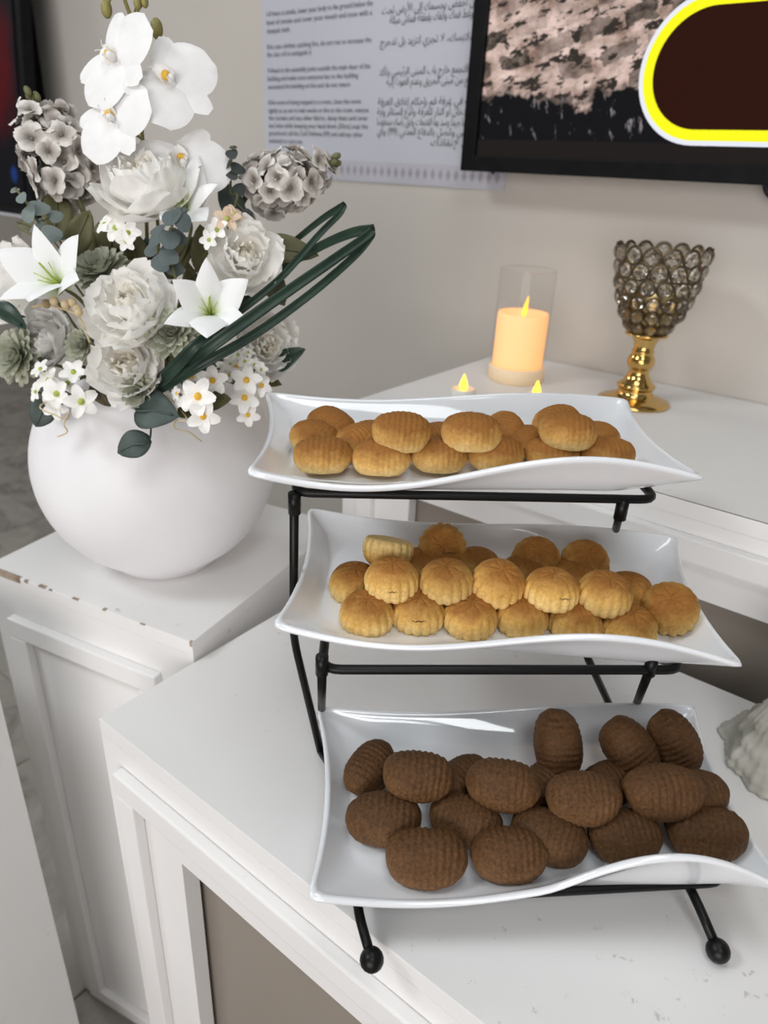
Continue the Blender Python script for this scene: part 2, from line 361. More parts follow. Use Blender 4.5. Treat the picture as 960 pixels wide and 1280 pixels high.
COOKIES_MIDDLE = [((-0.1015, -0.0577, -0.0055), 4, 0, 0, 1, 'dome', 'golden fluted round cookie, first from left in the front row of the middle tray'),
 ((-0.0626, -0.0488, -0.0055), 4, 0, 37, 1, 'dome', 'golden fluted round cookie, second from left in the front row of the middle tray'),
 ((-0.0226, -0.0503, -0.0055), 4, 0, 74, 1, 'dome', 'golden fluted round cookie, third from left in the front row of the middle tray'),
 ((0.0178, -0.0422, -0.0055), 4, 0, 111, 1, 'dome', 'golden fluted round cookie, fourth from left in the front row of the middle tray'),
 ((0.0585, -0.0415, -0.0055), 4, 0, 148, 1, 'dome', 'golden fluted round cookie, fifth from left in the front row of the middle tray'),
 ((0.099, -0.046, -0.0055), 4, 0, 185, 1, 'dome', 'golden fluted round cookie, sixth from left in the front row of the middle tray'),
 ((-0.0849, -0.0393, 0.0155), 0, 0, 10, 1, 'dome', 'golden fluted round cookie, first from left in the raised second row of the middle tray'),
 ((-0.0429, -0.0351, 0.0155), 2, -4, 63, 1, 'dome', 'golden fluted round cookie, second from left in the raised second row of the middle tray'),
 ((-0.002, -0.0322, 0.0155), 14, 6, 116, 1, 'dome', 'golden fluted round cookie, third from left in the raised second row of the middle tray'),
 ((0.0382, -0.035, 0.0155), -4, 0, 169, 1, 'dome', 'golden fluted round cookie, fourth from left in the raised second row of the middle tray'),
 ((0.0792, -0.0343, 0.0155), 2, 5, 222, 1, 'dome', 'golden fluted round cookie, fifth from left in the raised second row of the middle tray'),
 ((-0.1153, -0.0171, -0.0055), 0, 0, 20, 1, 'dome', 'golden cookie half hidden at the left end of the pile on the middle tray'),
 ((-0.0634, 0.0147, -0.0055), 0, 0, 50, 1, 'dome', 'golden cookie low between the upturned one and the cracked one on the middle tray'),
 ((-0.0142, 0.0238, -0.0055), 0, 0, 80, 1, 'dome', 'golden cookie mostly hidden behind the raised row, right of the cracked one, middle tray'),
 ((0.0248, 0.017, -0.0055), 0, 0, 80, 1, 'dome', 'golden cookie mostly hidden under the starred pair at the back of the middle tray'),
 ((0.0671, 0.016, -0.0055), 0, 0, 30, 1, 'dome', 'golden cookie mostly hidden behind the fourth raised cookie on the middle tray'),
 ((0.1095, 0.003, -0.0055), 0, 0, 120, 1, 'dome', 'golden cookie peeking out right of the raised row on the middle tray'),
 ((0.1339, -0.0257, 0.001), 26, -14, 15, 1.04, 'dome', 'golden fluted cookie tilted apart at the right end of the middle tray'),
 ((-0.0911, -0.0034, 0.0145), 157, -6, 0, 0.97, 'dome', 'upturned golden cookie showing its pale flat base, back left of the middle tray'),
 ((-0.0456, 0.027, 0.008), 52, 0, 100, 1, 'dome', 'golden cookie with cracked star top leaning on the back of the middle tray'),
 ((0.0362, 0.0314, 0.002), 30, 0, 0, 1, 'dome', 'golden cookie with star top, left of the pair at the back of the middle tray'),
 ((0.078, 0.0328, 0.002), 30, 0, 25, 1, 'dome', 'golden cookie with star top, right of the pair at the back of the middle tray')]
COOKIES_BOTTOM = [((-0.0843, -0.0604, -0.0025), 10, 0, -2, 1.04, 'log', 'dark brown ribbed oval cookie at the very front left of the bottom tray'),
 ((-0.0236, -0.0583, -0.0025), 8, 0, 3, 0.98, 'log', 'dark brown ribbed oval cookie second from left at the very front of the bottom tray'),
 ((-0.1139, -0.0265, -0.0025), 6, 0, -4, 1, 'log', 'dark brown oval cookie at the left end of the bottom tray, below the end-on one'),
 ((-0.0522, -0.0291, -0.0025), 6, 0, -18, 0.96, 'log', 'dark brown oval cookie wedged behind the two frontmost on the bottom tray'),
 ((0.0083, -0.0437, -0.0025), 6, 0, -22, 1.0, 'log', 'dark brown oval cookie angled in the middle of the front row, bottom tray'),
 ((0.0661, -0.0435, -0.0025), 6, 0, 4, 0.95, 'log', 'dark brown oval cookie second from right in the front row of the bottom tray'),
 ((0.1275, -0.0411, -0.0025), 6, 0, -6, 1.04, 'log', 'dark brown oval cookie at the right end of the front row, bottom tray'),
 ((-0.125, 0.0222, -0.0025), 6, 0, 60, 0.92, 'log', 'dark brown cookie seen nearly end-on, top left of the bottom tray pile'),
 ((-0.0503, 0.0092, -0.0025), 0, 0, 40, 0.9, 'log', 'dark brown cookie hidden between the first two raised ones on the bottom tray'),
 ((0.0186, 0.0055, -0.0025), 0, 0, 40, 0.9, 'log', 'dark brown cookie hidden between the second and third raised ones on the bottom tray'),
 ((0.0693, 0.0052, -0.0025), 0, 0, 20, 0.9, 'log', 'dark brown cookie hidden under the leaning pair on the bottom tray'),
 ((0.1284, -0.0143, 0.0075), 0, 0, 10, 0.92, 'log', 'dark brown cookie half behind the rightmost raised one on the bottom tray'),
 ((-0.0878, -0.0074, 0.0215), 14, 4, -4, 0.97, 'log', 'dark brown ribbed cookie, first from left on the raised row of the bottom tray'),
 ((-0.0234, -0.0164, 0.0215), 16, -6, -10, 0.98, 'log', 'dark brown ribbed cookie, second from left on the raised row of the bottom tray'),
 ((0.0354, -0.0288, 0.0215), 12, 2, -3, 0.97, 'log', 'dark brown ribbed cookie with a crack, third on the raised row of the bottom tray'),
 ((0.097, -0.024, 0.0215), 10, 0, 2, 1.05, 'log', 'dark brown ribbed cookie, rightmost on the raised row of the bottom tray'),
 ((0.0289, 0.0236, 0.022), 62, 0, 92, 1.0, 'log', 'dark brown cookie standing upright against the back of the bottom tray'),
 ((0.0878, 0.0228, 0.018), 56, 0, 124, 0.98, 'log', 'dark brown cookie leaning left against the back of the bottom tray'),
 ((0.1274, 0.0296, 0.018), 50, 20, 118, 0.98, 'log', 'dark brown pointed cookie leaning in the back right corner of the bottom tray')]
FLOWERS = [('orchid', (-0.6723, 0.4579, 1.4271), (0.1518, -0.8949, 0.4196), 0.0445, -118, 'topmost white orchid bloom, facing left below the buds', {}),
 ('orchid', (-0.6352, 0.4854, 1.4112), (0.7356, -0.4474, 0.5086), 0.045, -128, 'white orchid bloom facing right, second from the top', {}),
 ('orchid', (-0.6605, 0.4418, 1.3778), (0.2597, -0.8986, 0.3537), 0.0403, -138, 'white orchid bloom facing left, lowest of the upper three', {}),
 ('orchid', (-0.6218, 0.483, 1.3427), (0.7407, -0.516, 0.4302), 0.0433, -165, 'white orchid bloom right of the wide flat peony', {}),
 ('peony', (-0.6359, 0.4476, 1.3248), (0.218, -0.4104, 0.8855), 0.0457, 0, 'wide cream peony seen from the side under the orchids', {}),
 ('peony', (-0.5449, 0.4902, 1.268), (0.6966, -0.5362, 0.4766), 0.0346, 0, 'round white peony at the right beneath the grey hydrangea', {}),
 ('peony', (-0.5937, 0.3917, 1.2238), (0.3317, -0.6314, 0.7009), 0.0392, 0, 'largest white peony in the centre of the arrangement', {}),
 ('peony', (-0.5919, 0.3806, 1.1729), (0.4698, -0.7949, 0.3839), 0.034, 0, 'white peony low at the front right above the vase', {}),
 ('peony', (-0.7106, 0.3672, 1.1782), (0.1378, -0.8776, 0.4591), 0.0309, 0, 'greyish white peony tucked in at the left under the lily', {}),
 ('peony', (-0.5596, 0.5291, 1.1727), (0.8156, -0.471, 0.3363), 0.0317, 0, 'white peony at the lower right behind the strap leaves', {}),
 ('peony', (-0.7923, 0.3813, 1.2235), (-0.0372, -0.9142, 0.4036), 0.0426, 0, 'white peony cut off by the left edge behind the lily', {}),
 ('lily', (-0.6579, 0.3565, 1.2431), (0.2495, -0.7504, 0.6122), 0.0474, 20, 'white lily with green throat at the left edge', {}),
 ('lily', (-0.5353, 0.435, 1.2244), (0.5968, -0.57, 0.5647), 0.0429, 0, 'white lily with green throat right of the central peony', {}),
 ('lily', (-0.6076, 0.4686, 1.3082), (0.48, -0.5163, 0.7093), 0.0431, 40, 'white lily with long pistil below the right orchid', {}),
 ('hydrangea', (-0.754, 0.4346, 1.3427), (0.009, -0.5791, 0.8152), 0.0309, 0, 'grey hydrangea head at the left beneath the dark screen', {'stretch': 1.75, 'lean': (-0.35, 0.9)}),
 ('hydrangea', (-0.5735, 0.5686, 1.3321), (0.638, -0.2093, 0.741), 0.027, 0, 'grey hydrangea head at the right in front of the wall notice', {'stretch': 1.9, 'lean': (0.95, 0.25)}),
 ('chrys', (-0.6606, 0.4043, 1.2554), (0.186, -0.4339, 0.8816), 0.031, 0, 'sage green chrysanthemum left above the central peony', {}),
 ('chrys', (-0.5483, 0.4005, 1.2094), (0.5221, -0.5614, 0.6421), 0.0269, 0, 'sage green chrysanthemum between the central peony and the right lily', {}),
 ('chrys', (-0.7215, 0.3342, 1.1652), (0.2189, -0.9124, 0.3459), 0.0304, 0, 'sage green chrysanthemum at the lower left edge', {}),
 ('chrys', (-0.5782, 0.3783, 1.1476), (0.6139, -0.7893, -0.0123), 0.0197, 0, 'small sage green chrysanthemum drooping over the vase rim', {}),
 ('chrys', (-0.655, 0.3711, 1.1823), (0.3405, -0.7936, 0.5042), 0.0203, 0, 'small sage green chrysanthemum between the grey peony and the low peony', {})]
CLUSTERS = [((-0.6877, 0.3593, 1.1341), 'white blossom sprig hanging at the lower left over the vase rim', [((-0.664, 0.3396, 1.1498), (0.2575, -0.8338, 0.4884), 0.0117), ((-0.6688, 0.336, 1.1605), (0.0189, -0.7589, 0.651), 0.0093), ((-0.6494, 0.3379, 1.1405), (0.5052, -0.8274, 0.2454), 0.0133), ((-0.6441, 0.3543, 1.159), (0.5246, -0.431, 0.7342), 0.0116), ((-0.6316, 0.3511, 1.1337), (0.7258, -0.6389, 0.2549), 0.0142), ((-0.6622, 0.3409, 1.1241), (0.4654, -0.8849, -0.02), 0.0118), ((-0.6756, 0.331, 1.1379), (0.0543, -0.9349, 0.3506), 0.0086), ((-0.6596, 0.3553, 1.1445), (0.428, -0.6002, 0.6757), 0.0109)], 0),
 ((-0.5591, 0.4298, 1.1406), 'white blossom sprig with yellow hearts hanging over the front of the vase', [((-0.5237, 0.4063, 1.1506), (0.5366, -0.7226, 0.4357), 0.0159), ((-0.517, 0.4051, 1.1337), (0.6798, -0.7296, 0.0745), 0.0138), ((-0.5412, 0.4058, 1.1445), (0.1, -0.8882, 0.4484), 0.0114), ((-0.5288, 0.4274, 1.16), (0.6375, -0.3042, 0.7078), 0.0135), ((-0.5439, 0.4162, 1.1629), (0.2376, -0.5058, 0.8293), 0.0097), ((-0.5476, 0.401, 1.1496), (-0.0969, -0.9193, 0.3814), 0.0068)], 1),
 ((-0.5655, 0.4998, 1.1329), 'white blossom sprig with yellow hearts at the right beside the top tray', [((-0.5329, 0.4742, 1.151), (0.5423, -0.583, 0.6051), 0.0139), ((-0.5348, 0.4728, 1.1334), (0.6591, -0.7078, 0.2541), 0.0141), ((-0.5556, 0.4822, 1.1599), (0.3461, -0.5033, 0.7918), 0.0114), ((-0.5327, 0.4743, 1.1157), (0.7387, -0.6693, -0.08), 0.0109), ((-0.5288, 0.4897, 1.1439), (0.8661, -0.3043, 0.3966), 0.0107), ((-0.5627, 0.477, 1.1495), (0.1935, -0.7462, 0.637), 0.0082)], 1),
 ((-0.6591, 0.4303, 1.282), 'small pale blossom sprig between the left hydrangea and the wide peony', [((-0.6343, 0.4114, 1.2876), (0.3508, -0.6559, 0.6683), 0.012), ((-0.6212, 0.4149, 1.2844), (0.6485, -0.5544, 0.5217), 0.0113), ((-0.6464, 0.4087, 1.2902), (0.0453, -0.8061, 0.5901), 0.009), ((-0.6186, 0.4106, 1.2778), (0.6725, -0.722, 0.1626), 0.0083)], 0),
 ((-0.5855, 0.4975, 1.2914), 'small peach and white blossom sprig above the right peony', [((-0.5578, 0.4806, 1.2994), (0.5246, -0.431, 0.7342), 0.0113), ((-0.5616, 0.4716, 1.2902), (0.307, -0.7517, 0.5837), 0.0106), ((-0.5566, 0.4877, 1.3042), (0.7221, -0.1841, 0.6668), 0.0083), ((-0.5641, 0.4635, 1.2818), (0.3385, -0.9129, 0.2281), 0.0084)], 2),
 ((-0.5732, 0.5066, 1.1564), 'tiny cream filler blossoms between the strap leaves and the lower right peony', [((-0.5539, 0.4835, 1.1716), (0.3871, -0.5522, 0.7384), 0.0073), ((-0.5489, 0.4873, 1.1653), (0.6106, -0.5158, 0.6009), 0.0074), ((-0.541, 0.4931, 1.1625), (0.7233, -0.3775, 0.5782), 0.0074), ((-0.5609, 0.4783, 1.1613), (0.307, -0.7517, 0.5837), 0.0074), ((-0.5459, 0.4894, 1.1746), (0.4931, -0.2881, 0.8209), 0.0065), ((-0.5359, 0.4969, 1.1579), (0.8328, -0.3722, 0.4097), 0.0066), ((-0.5651, 0.4752, 1.156), (0.1767, -0.8651, 0.4694), 0.0066)], 0)]
LEAVES = [((-0.7361, 0.4105, 1.2689), (-0.7514, 0.4241, 1.319), 0.0279, 1, 0.25, 'olive green leaf under the left hydrangea pointing up'),
 ((-0.6975, 0.4018, 1.2592), (-0.6894, 0.4203, 1.3005), 0.0238, 1, 0.25, 'olive green leaf left of the pale blossom sprig'),
 ((-0.6755, 0.4306, 1.2621), (-0.6772, 0.4419, 1.2967), 0.0353, 1, 0.25, 'broad olive leaf behind the pale blossom sprig'),
 ((-0.7318, 0.4013, 1.2696), (-0.7907, 0.3949, 1.2834), 0.0162, 1, 0.25, 'olive green leaf at the far left behind the eucalyptus'),
 ((-0.5753, 0.5299, 1.269), (-0.5158, 0.5616, 1.2685), 0.0279, 1, 0.25, 'olive green leaf pointing right behind the round right peony'),
 ((-0.594, 0.5285, 1.292), (-0.6158, 0.5247, 1.331), 0.0229, 2, 0.25, 'dark leaf behind the right hydrangea stem'),
 ((-0.5679, 0.5354, 1.2475), (-0.5438, 0.5408, 1.2163), 0.0232, 3, 0.25, 'brownish leaf hanging behind the strap leaves'),
 ((-0.5589, 0.542, 1.1472), (-0.5209, 0.5454, 1.1745), 0.0193, 0, 0.25, 'dark green leaf pointing right at the lower right peony'),
 ((-0.7487, 0.3389, 1.2108), (-0.706, 0.3457, 1.193), 0.0175, 0, 0.25, 'dark green leaf at the far left edge below the lily'),
 ((-0.5807, 0.3764, 1.1317), (-0.5363, 0.3907, 1.1325), 0.0383, 2, 0.12, 'large dark green leaf over the front of the vase rim'),
 ((-0.5631, 0.377, 1.1069), (-0.5814, 0.351, 1.0944), 0.0261, 2, 0.12, 'dark green leaf hanging lowest on the front of the vase'),
 ((-0.6864, 0.3478, 1.1238), (-0.692, 0.3312, 1.0976), 0.0243, 2, 0.12, 'dark green leaf hanging at the left shoulder of the vase'),
 ((-0.5398, 0.4317, 1.1344), (-0.5153, 0.4374, 1.1443), 0.0173, 1, 0.25, 'small green leaf beside the front blossom sprig'),
 ((-0.554, 0.4212, 1.1295), (-0.5575, 0.4061, 1.1239), 0.0157, 1, 0.25, 'small olive leaf below the front blossom sprig'),
 ((-0.6088, 0.3805, 1.1517), (-0.6356, 0.3606, 1.1579), 0.0124, 2, 0.25, 'long dark leaf left of the low peony'),
 ((-0.6383, 0.371, 1.1475), (-0.6188, 0.3731, 1.1269), 0.0205, 3, 0.25, 'olive leaf low at the left over the rim'),
 ((-0.6505, 0.5114, 1.1532), (-0.6304, 0.489, 1.2517), 0.0363, 1, 0.25, 'dark olive leaf deep behind the right lily'),
 ((-0.6138, 0.5013, 1.2368), (-0.6189, 0.4975, 1.2908), 0.0284, 1, 0.25, 'pale olive leaf under the round right peony'),
 ((-0.689, 0.4704, 1.2344), (-0.6969, 0.4646, 1.2842), 0.0291, 1, 0.25, 'olive leaf rising behind the blue green eucalyptus'),
 ((-0.669, 0.4853, 1.2356), (-0.6317, 0.5005, 1.2775), 0.0274, 1, 0.25, 'olive leaf below the wide cream peony pointing right'),
 ((-0.6813, 0.4886, 1.2298), (-0.6903, 0.4819, 1.2732), 0.0261, 2, 0.25, 'dark leaf deep between the central peony and the stems'),
 ((-0.7335, 0.4374, 1.244), (-0.7499, 0.4377, 1.2886), 0.0256, 1, 0.25, 'olive leaf behind the left lily pointing up left'),
 ((-0.6351, 0.5229, 1.1722), (-0.6105, 0.5287, 1.235), 0.0305, 3, 0.25, 'brown olive leaf deep behind the right lily stem'),
 ((-0.5919, 0.5176, 1.1361), (-0.5477, 0.5379, 1.1323), 0.0195, 1, 0.25, 'olive leaf under the lower right peony')]
EUCALYPTUS = [('blue green eucalyptus sprig with round leaves under the left hydrangea', [(-0.6926, 0.3806, 1.2594), (-0.7005, 0.3747, 1.2841), (-0.7104, 0.3674, 1.3094), (-0.7164, 0.3629, 1.3172)], [((-0.7023, 0.361, 1.3099), (0.1935, -0.7462, 0.637), 0.0067), ((-0.6988, 0.3635, 1.2964), (0.1767, -0.8651, 0.4694), 0.0098), ((-0.6993, 0.3756, 1.3017), (0.6833, -0.2428, 0.6886), 0.0098), ((-0.6835, 0.3749, 1.2799), (0.7659, -0.5442, 0.3425), 0.0099), ((-0.7166, 0.3627, 1.3159), (0.3062, -0.4551, 0.8361), 0.0045), ((-0.7045, 0.3718, 1.286), (-0.0681, -0.7333, 0.6765), 0.0091), ((-0.6976, 0.3893, 1.2947), (0.7642, -0.215, 0.6081), 0.0076)], 0),
 ('blue green eucalyptus sprig with stacked leaves above the central peony', [(-0.5775, 0.4286, 1.2324), (-0.5787, 0.4278, 1.2681), (-0.5758, 0.4299, 1.2924), (-0.5678, 0.4359, 1.3083)], [((-0.5668, 0.4241, 1.3019), (0.2018, -0.6034, 0.7715), 0.0108), ((-0.559, 0.4299, 1.2984), (0.803, -0.2459, 0.5429), 0.0101), ((-0.5678, 0.4358, 1.3076), (0.3315, -0.3572, 0.8732), 0.0058), ((-0.5791, 0.415, 1.2838), (0.0453, -0.8061, 0.5901), 0.0102), ((-0.5651, 0.4192, 1.2835), (0.5846, -0.3675, 0.7233), 0.011), ((-0.5716, 0.433, 1.2845), (0.8373, -0.2759, 0.472), 0.0095), ((-0.5925, 0.4175, 1.2729), (0.0029, -0.8674, 0.4975), 0.0088), ((-0.5671, 0.4177, 1.2712), (0.5798, -0.6231, 0.5249), 0.0103), ((-0.5777, 0.416, 1.2634), (0.2873, -0.8682, 0.4045), 0.0104), ((-0.5752, 0.4304, 1.2578), (0.8562, -0.3992, 0.328), 0.0089), ((-0.5865, 0.422, 1.2897), (-0.0295, -0.6598, 0.7509), 0.0087)], 1),
 ('dark eucalyptus sprig rising left of the right hydrangea', [(-0.5939, 0.5161, 1.2983), (-0.593, 0.5168, 1.3218), (-0.5912, 0.5181, 1.3504), (-0.5895, 0.5194, 1.3623)], [((-0.5866, 0.5153, 1.3553), (0.3871, -0.5522, 0.7384), 0.007), ((-0.5964, 0.5142, 1.3459), (-0.022, -0.8258, 0.5635), 0.007), ((-0.5858, 0.5221, 1.343), (0.7642, -0.215, 0.6081), 0.0078), ((-0.5991, 0.5122, 1.3273), (0.0285, -0.9042, 0.4262), 0.0087), ((-0.5872, 0.5148, 1.3378), (0.5688, -0.4742, 0.672), 0.0071), ((-0.5852, 0.5225, 1.3252), (0.8028, -0.3423, 0.4882), 0.0071), ((-0.5889, 0.5198, 1.3616), (0.2321, -0.3645, 0.9018), 0.0039), ((-0.5721, 0.5198, 1.3012), (0.7602, -0.4118, 0.5025), 0.0072)], 2)]
STRAPS = [('longest dark green strap leaf folded back at the far right tip', [(-0.5651, 0.4005, 1.1569), (-0.5049, 0.4078, 1.1998), (-0.4741, 0.4556, 1.2379), (-0.4514, 0.5097, 1.2722), (-0.4412, 0.5422, 1.2909), (-0.4375, 0.5512, 1.2985)], 0.0117),
 ('dark green strap leaf returning over the top of the long fold', [(-0.4394, 0.5536, 1.2982), (-0.4631, 0.5509, 1.2936), (-0.501, 0.5477, 1.2781), (-0.5473, 0.5382, 1.2512), (-0.5738, 0.5061, 1.2174), (-0.6012, 0.4733, 1.1764)], 0.0099),
 ('narrow dark green strap leaf folded at the upper right', [(-0.5806, 0.4388, 1.1772), (-0.5344, 0.4607, 1.2157), (-0.5126, 0.5017, 1.2488), (-0.501, 0.5477, 1.2899), (-0.4994, 0.5738, 1.3068), (-0.4984, 0.5808, 1.3156)], 0.0081),
 ('narrow dark strap leaf descending behind the upper fold', [(-0.5003, 0.5831, 1.3154), (-0.525, 0.5797, 1.302), (-0.5537, 0.5708, 1.28), (-0.5829, 0.5616, 1.2554), (-0.604, 0.5335, 1.2229)], 0.0072),
 ('dark green strap leaf lying lowest across the right peony', [(-0.5719, 0.3954, 1.1486), (-0.5221, 0.4075, 1.1793), (-0.4913, 0.449, 1.2077), (-0.4626, 0.4952, 1.244), (-0.4469, 0.5381, 1.2766), (-0.4381, 0.5533, 1.2963)], 0.0099),
 ('short dark green strap leaf left of the long ones', [(-0.5841, 0.3988, 1.1485), (-0.5425, 0.3924, 1.1736), (-0.5176, 0.3984, 1.1976), (-0.5123, 0.4147, 1.209)], 0.0135)]
BUDS = [((-0.6947, 0.4662, 1.4711), 0.0, 15), ((-0.6583, 0.4932, 1.4575), 0, 17), ((-0.671, 0.4837, 1.4765), 0, 11), ((-0.6656, 0.4878, 1.478), 0, 10)]
ORCHID_STEM = [(-0.7141, 0.4891, 1.1169), (-0.7078, 0.4939, 1.2432), (-0.6942, 0.4915, 1.3464), (-0.6897, 0.4886, 1.4099), (-0.6839, 0.4866, 1.4554), (-0.6838, 0.4805, 1.4757), (-0.6831, 0.4748, 1.4868), (-0.6895, 0.47, 1.4817), (-0.6946, 0.4663, 1.4729)]
BERRY_TWIGS = [[(-0.619, 0.3605, 1.1916), (-0.6237, 0.357, 1.2133), (-0.6324, 0.3505, 1.2199), (-0.6403, 0.3446, 1.2223), (-0.6471, 0.3396, 1.2248)], [(-0.6237, 0.357, 1.2133), (-0.6251, 0.3559, 1.2218)], [(-0.6324, 0.3505, 1.2199), (-0.628, 0.3538, 1.2273)], [(-0.6581, 0.3314, 1.2212), (-0.6471, 0.3396, 1.2248)]]
CURLS = [[(-0.6692, 0.3357, 1.1286), (-0.6423, 0.3307, 1.1213), (-0.6303, 0.3334, 1.1203), (-0.6283, 0.3349, 1.1268), (-0.6285, 0.3285, 1.1171), (-0.627, 0.3296, 1.1092), (-0.6351, 0.3236, 1.1038)], [(-0.5387, 0.4014, 1.1295), (-0.5421, 0.3926, 1.1259), (-0.5433, 0.3918, 1.1179), (-0.533, 0.3994, 1.1153), (-0.5278, 0.4095, 1.1043)]]
# ------------------------------------------------------------------ the setting
YW = 1.214
FLOOR_T = 0.6
fl = box('floor', (-6, 3, -3.2, 5, -.06, -.004), MAT['joint'], bev=0); tag(fl, 'grey marble tiled floor', kind='structure')
tile_me = bm_mesh('tile', box_geo(-.298, .298, -.298, .298, -.02, 0, .0015))
for i in range(8):
    for j in range(7):
        t = obj('tile', tile_me, MAT['floor'], fl, (-4.75 + i * FLOOR_T, -1.45 + j * FLOOR_T, 0))
        t.rotation_euler = (0, 0, (i * 7 + j * 3) % 4 * math.pi / 2)
wb = box('wall_back', (-2.4, 2.2, YW, YW + .2, 0, 3.0), MAT['wall'], bev=0); tag(wb, 'pale beige wall with notice and screen', kind='structure')
wl = box('wall_left', (-5.4, -5.25, -3, 4.2, 0, 3.0), MAT['wall'], bev=0); tag(wl, 'far beige wall at the left', kind='structure')
wf = box('wall_far', (-5.25, -2.2, 3.6, 3.75, 0, 3.0), MAT['wall'], bev=0); tag(wf, 'far beige wall beyond the corner', kind='structure')

# ------------------------------------------------------------------ display boxes (panelled fronts)
def frame_geo(x0, x1, z0, z1, w, y0, y1):
    """rectangular picture frame in the xz plane, outer x0..x1, z0..z1, member width w, depth y0..y1"""
    parts = []
    for d in ((x0, x1, z1 - w, z1), (x0, x1, z0, z0 + w), (x0, x0 + w, z0 + w, z1 - w), (x1 - w, x1, z0 + w, z1 - w)):
        parts.append((d[0], d[1], y0, y1, d[2], d[3]))
    return parts
def add_boxes(name, dims, mat, parent, bev=.0012):
    for d in dims: box(name, d, mat, parent, bev)
def display_box(name, loc, rz, W, D, H, label, opening=None, panel=True, margin=.034, top_band=.04, right_margin=None):
    root = empty(name, loc, Quaternion((0, 0, 1), rz), label, 'display box')
    p = MAT['paint']; T = .018
    rm = right_margin or margin
    box('top_board', (0, W, 0, D, H - T, H), p, root, .0006)
    box('side_panel', (0, T, 0, D, 0, H - T), p, root, 0)
    box('side_panel', (W - T, W, 0, D, 0, H - T), p, root, 0)
    box('back_panel', (T, W - T, D - T, D, 0, H - T), p, root, 0)
    x0, x1, z0, z1 = margin, W - rm, .022, H - top_band
    if opening:
        ox, oz = opening
        zb = .10
        # front board around the opening
        box('front_rail', (T, W - T, 0, T, oz, H - T), p, root, 0)
        box('front_rail', (T, W - T, 0, T, 0, zb), p, root, .0008)
        box('front_stile', (T, ox, 0, T, zb, oz), p, root, 0)
        box('front_stile', (W - ox, W - T, 0, T, zb, oz), p, root, 0)
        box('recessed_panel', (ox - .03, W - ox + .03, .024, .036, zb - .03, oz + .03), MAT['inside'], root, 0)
    else:
        box('front_panel', (T, W - T, 0, T, 0, H - T), p, root, 0)
    if panel:
        add_boxes('moulding', frame_geo(x0, x1, z0, z1, .028, -.012, .0), p, root, .0022)
    return root
boxA = display_box('display_plinth', (-.860, .318, 0), math.radians(11.9), .3286, .335, .875, 'white painted display plinth carrying the round vase of flowers', margin=.036, top_band=.060, right_margin=.05)
chip = box('chip', (.018, .062, -.0012, .004, .868, .8757), MAT['chip'], boxA, .0008); chip['label'] = 'chipped bare edge'
for i, (cx, cw, ch) in enumerate(((.004, .006, .003), (.070, .006, .003), (.094, .012, .0015), (.112, .005, .0012), (.150, .010, .0008), (.198, .005, .0012), (.255, .007, .0008), (.3252, .003, .006))):
    box('chip', (cx, cx + cw, -.0007, .0015 + .0012 * (i % 3), .875 - ch, .8754), MAT['chip'], boxA, .0003)
boxB = display_box('display_table', (-.536, .268, 0), 0, 1.25, .463, .85, 'white painted display table carrying the black serving rack', opening=(.114, .735), margin=.031, top_band=.043)
boxC = display_box('tall_display_table', (-.632, .7445, 0), 0, 1.4, .4665, 1.0465, 'taller white painted display table against the wall carrying candle and goblet', opening=(.122, .940), margin=.034, top_band=.035)
seam = box('seam', (.0, 1.4, .0006, .0022, 1.0462, 1.0468), MAT['screw'], boxC, 0)
boxD = display_box('side_plinth', (-.9215, -.1625, 0), math.radians(11), .33, .335, .875, 'plain white plinth cut off by the lower left corner', panel=False)

# ------------------------------------------------------------------ notice on the wall
notice = empty('wall_notice', (-1.27, YW, 1.325), None, 'bilingual fire safety notice on lilac white paper on the wall', 'notice')
NX0, NX1, NZ0, NZ1 = -1.27, -.672, 1.3235, 2.15
def rel(o, root):
    o.parent = root; o.location = Vector(o.location) - Vector(root.location); return o
rel(box('sheet', (NX0, NX1, YW - .003, YW - .0004, NZ0, NZ1), MAT['paper'], None, .0003), notice)
rel(box('border_band', (NX0, NX1, YW - .0036, YW - .003, NZ0 + .003, NZ0 + .037), MAT['band'], None, 0), notice)
dv, df = [], []
nd = 34
for i in range(nd):
    cx = NX0 + .007 + (NX1 - NX0 - .014) * (i + .5) / nd; cz = NZ0 + .020; a, b = .0056, .0105
    for k, (sx, sz) in enumerate(((1, 0), (0, 1), (-1, 0), (0, -1))): dv.append((cx + a * sx, YW - .0039, cz + b * sz))
    df.append((4 * i, 4 * i + 1, 4 * i + 2, 4 * i + 3))
rel(tag(obj('border_diamonds', mesh('border_diamonds', dv, df, False), MAT['band2']), kind='stuff'), notice)
sv, sf = sphere_geo(.004, (0, 0, 0), 10, 6, (1, .5, 1))
rel(obj('screw', mesh('screw', sv, sf), MAT['screw'], None, (-.697, YW - .004, 1.352)), notice)

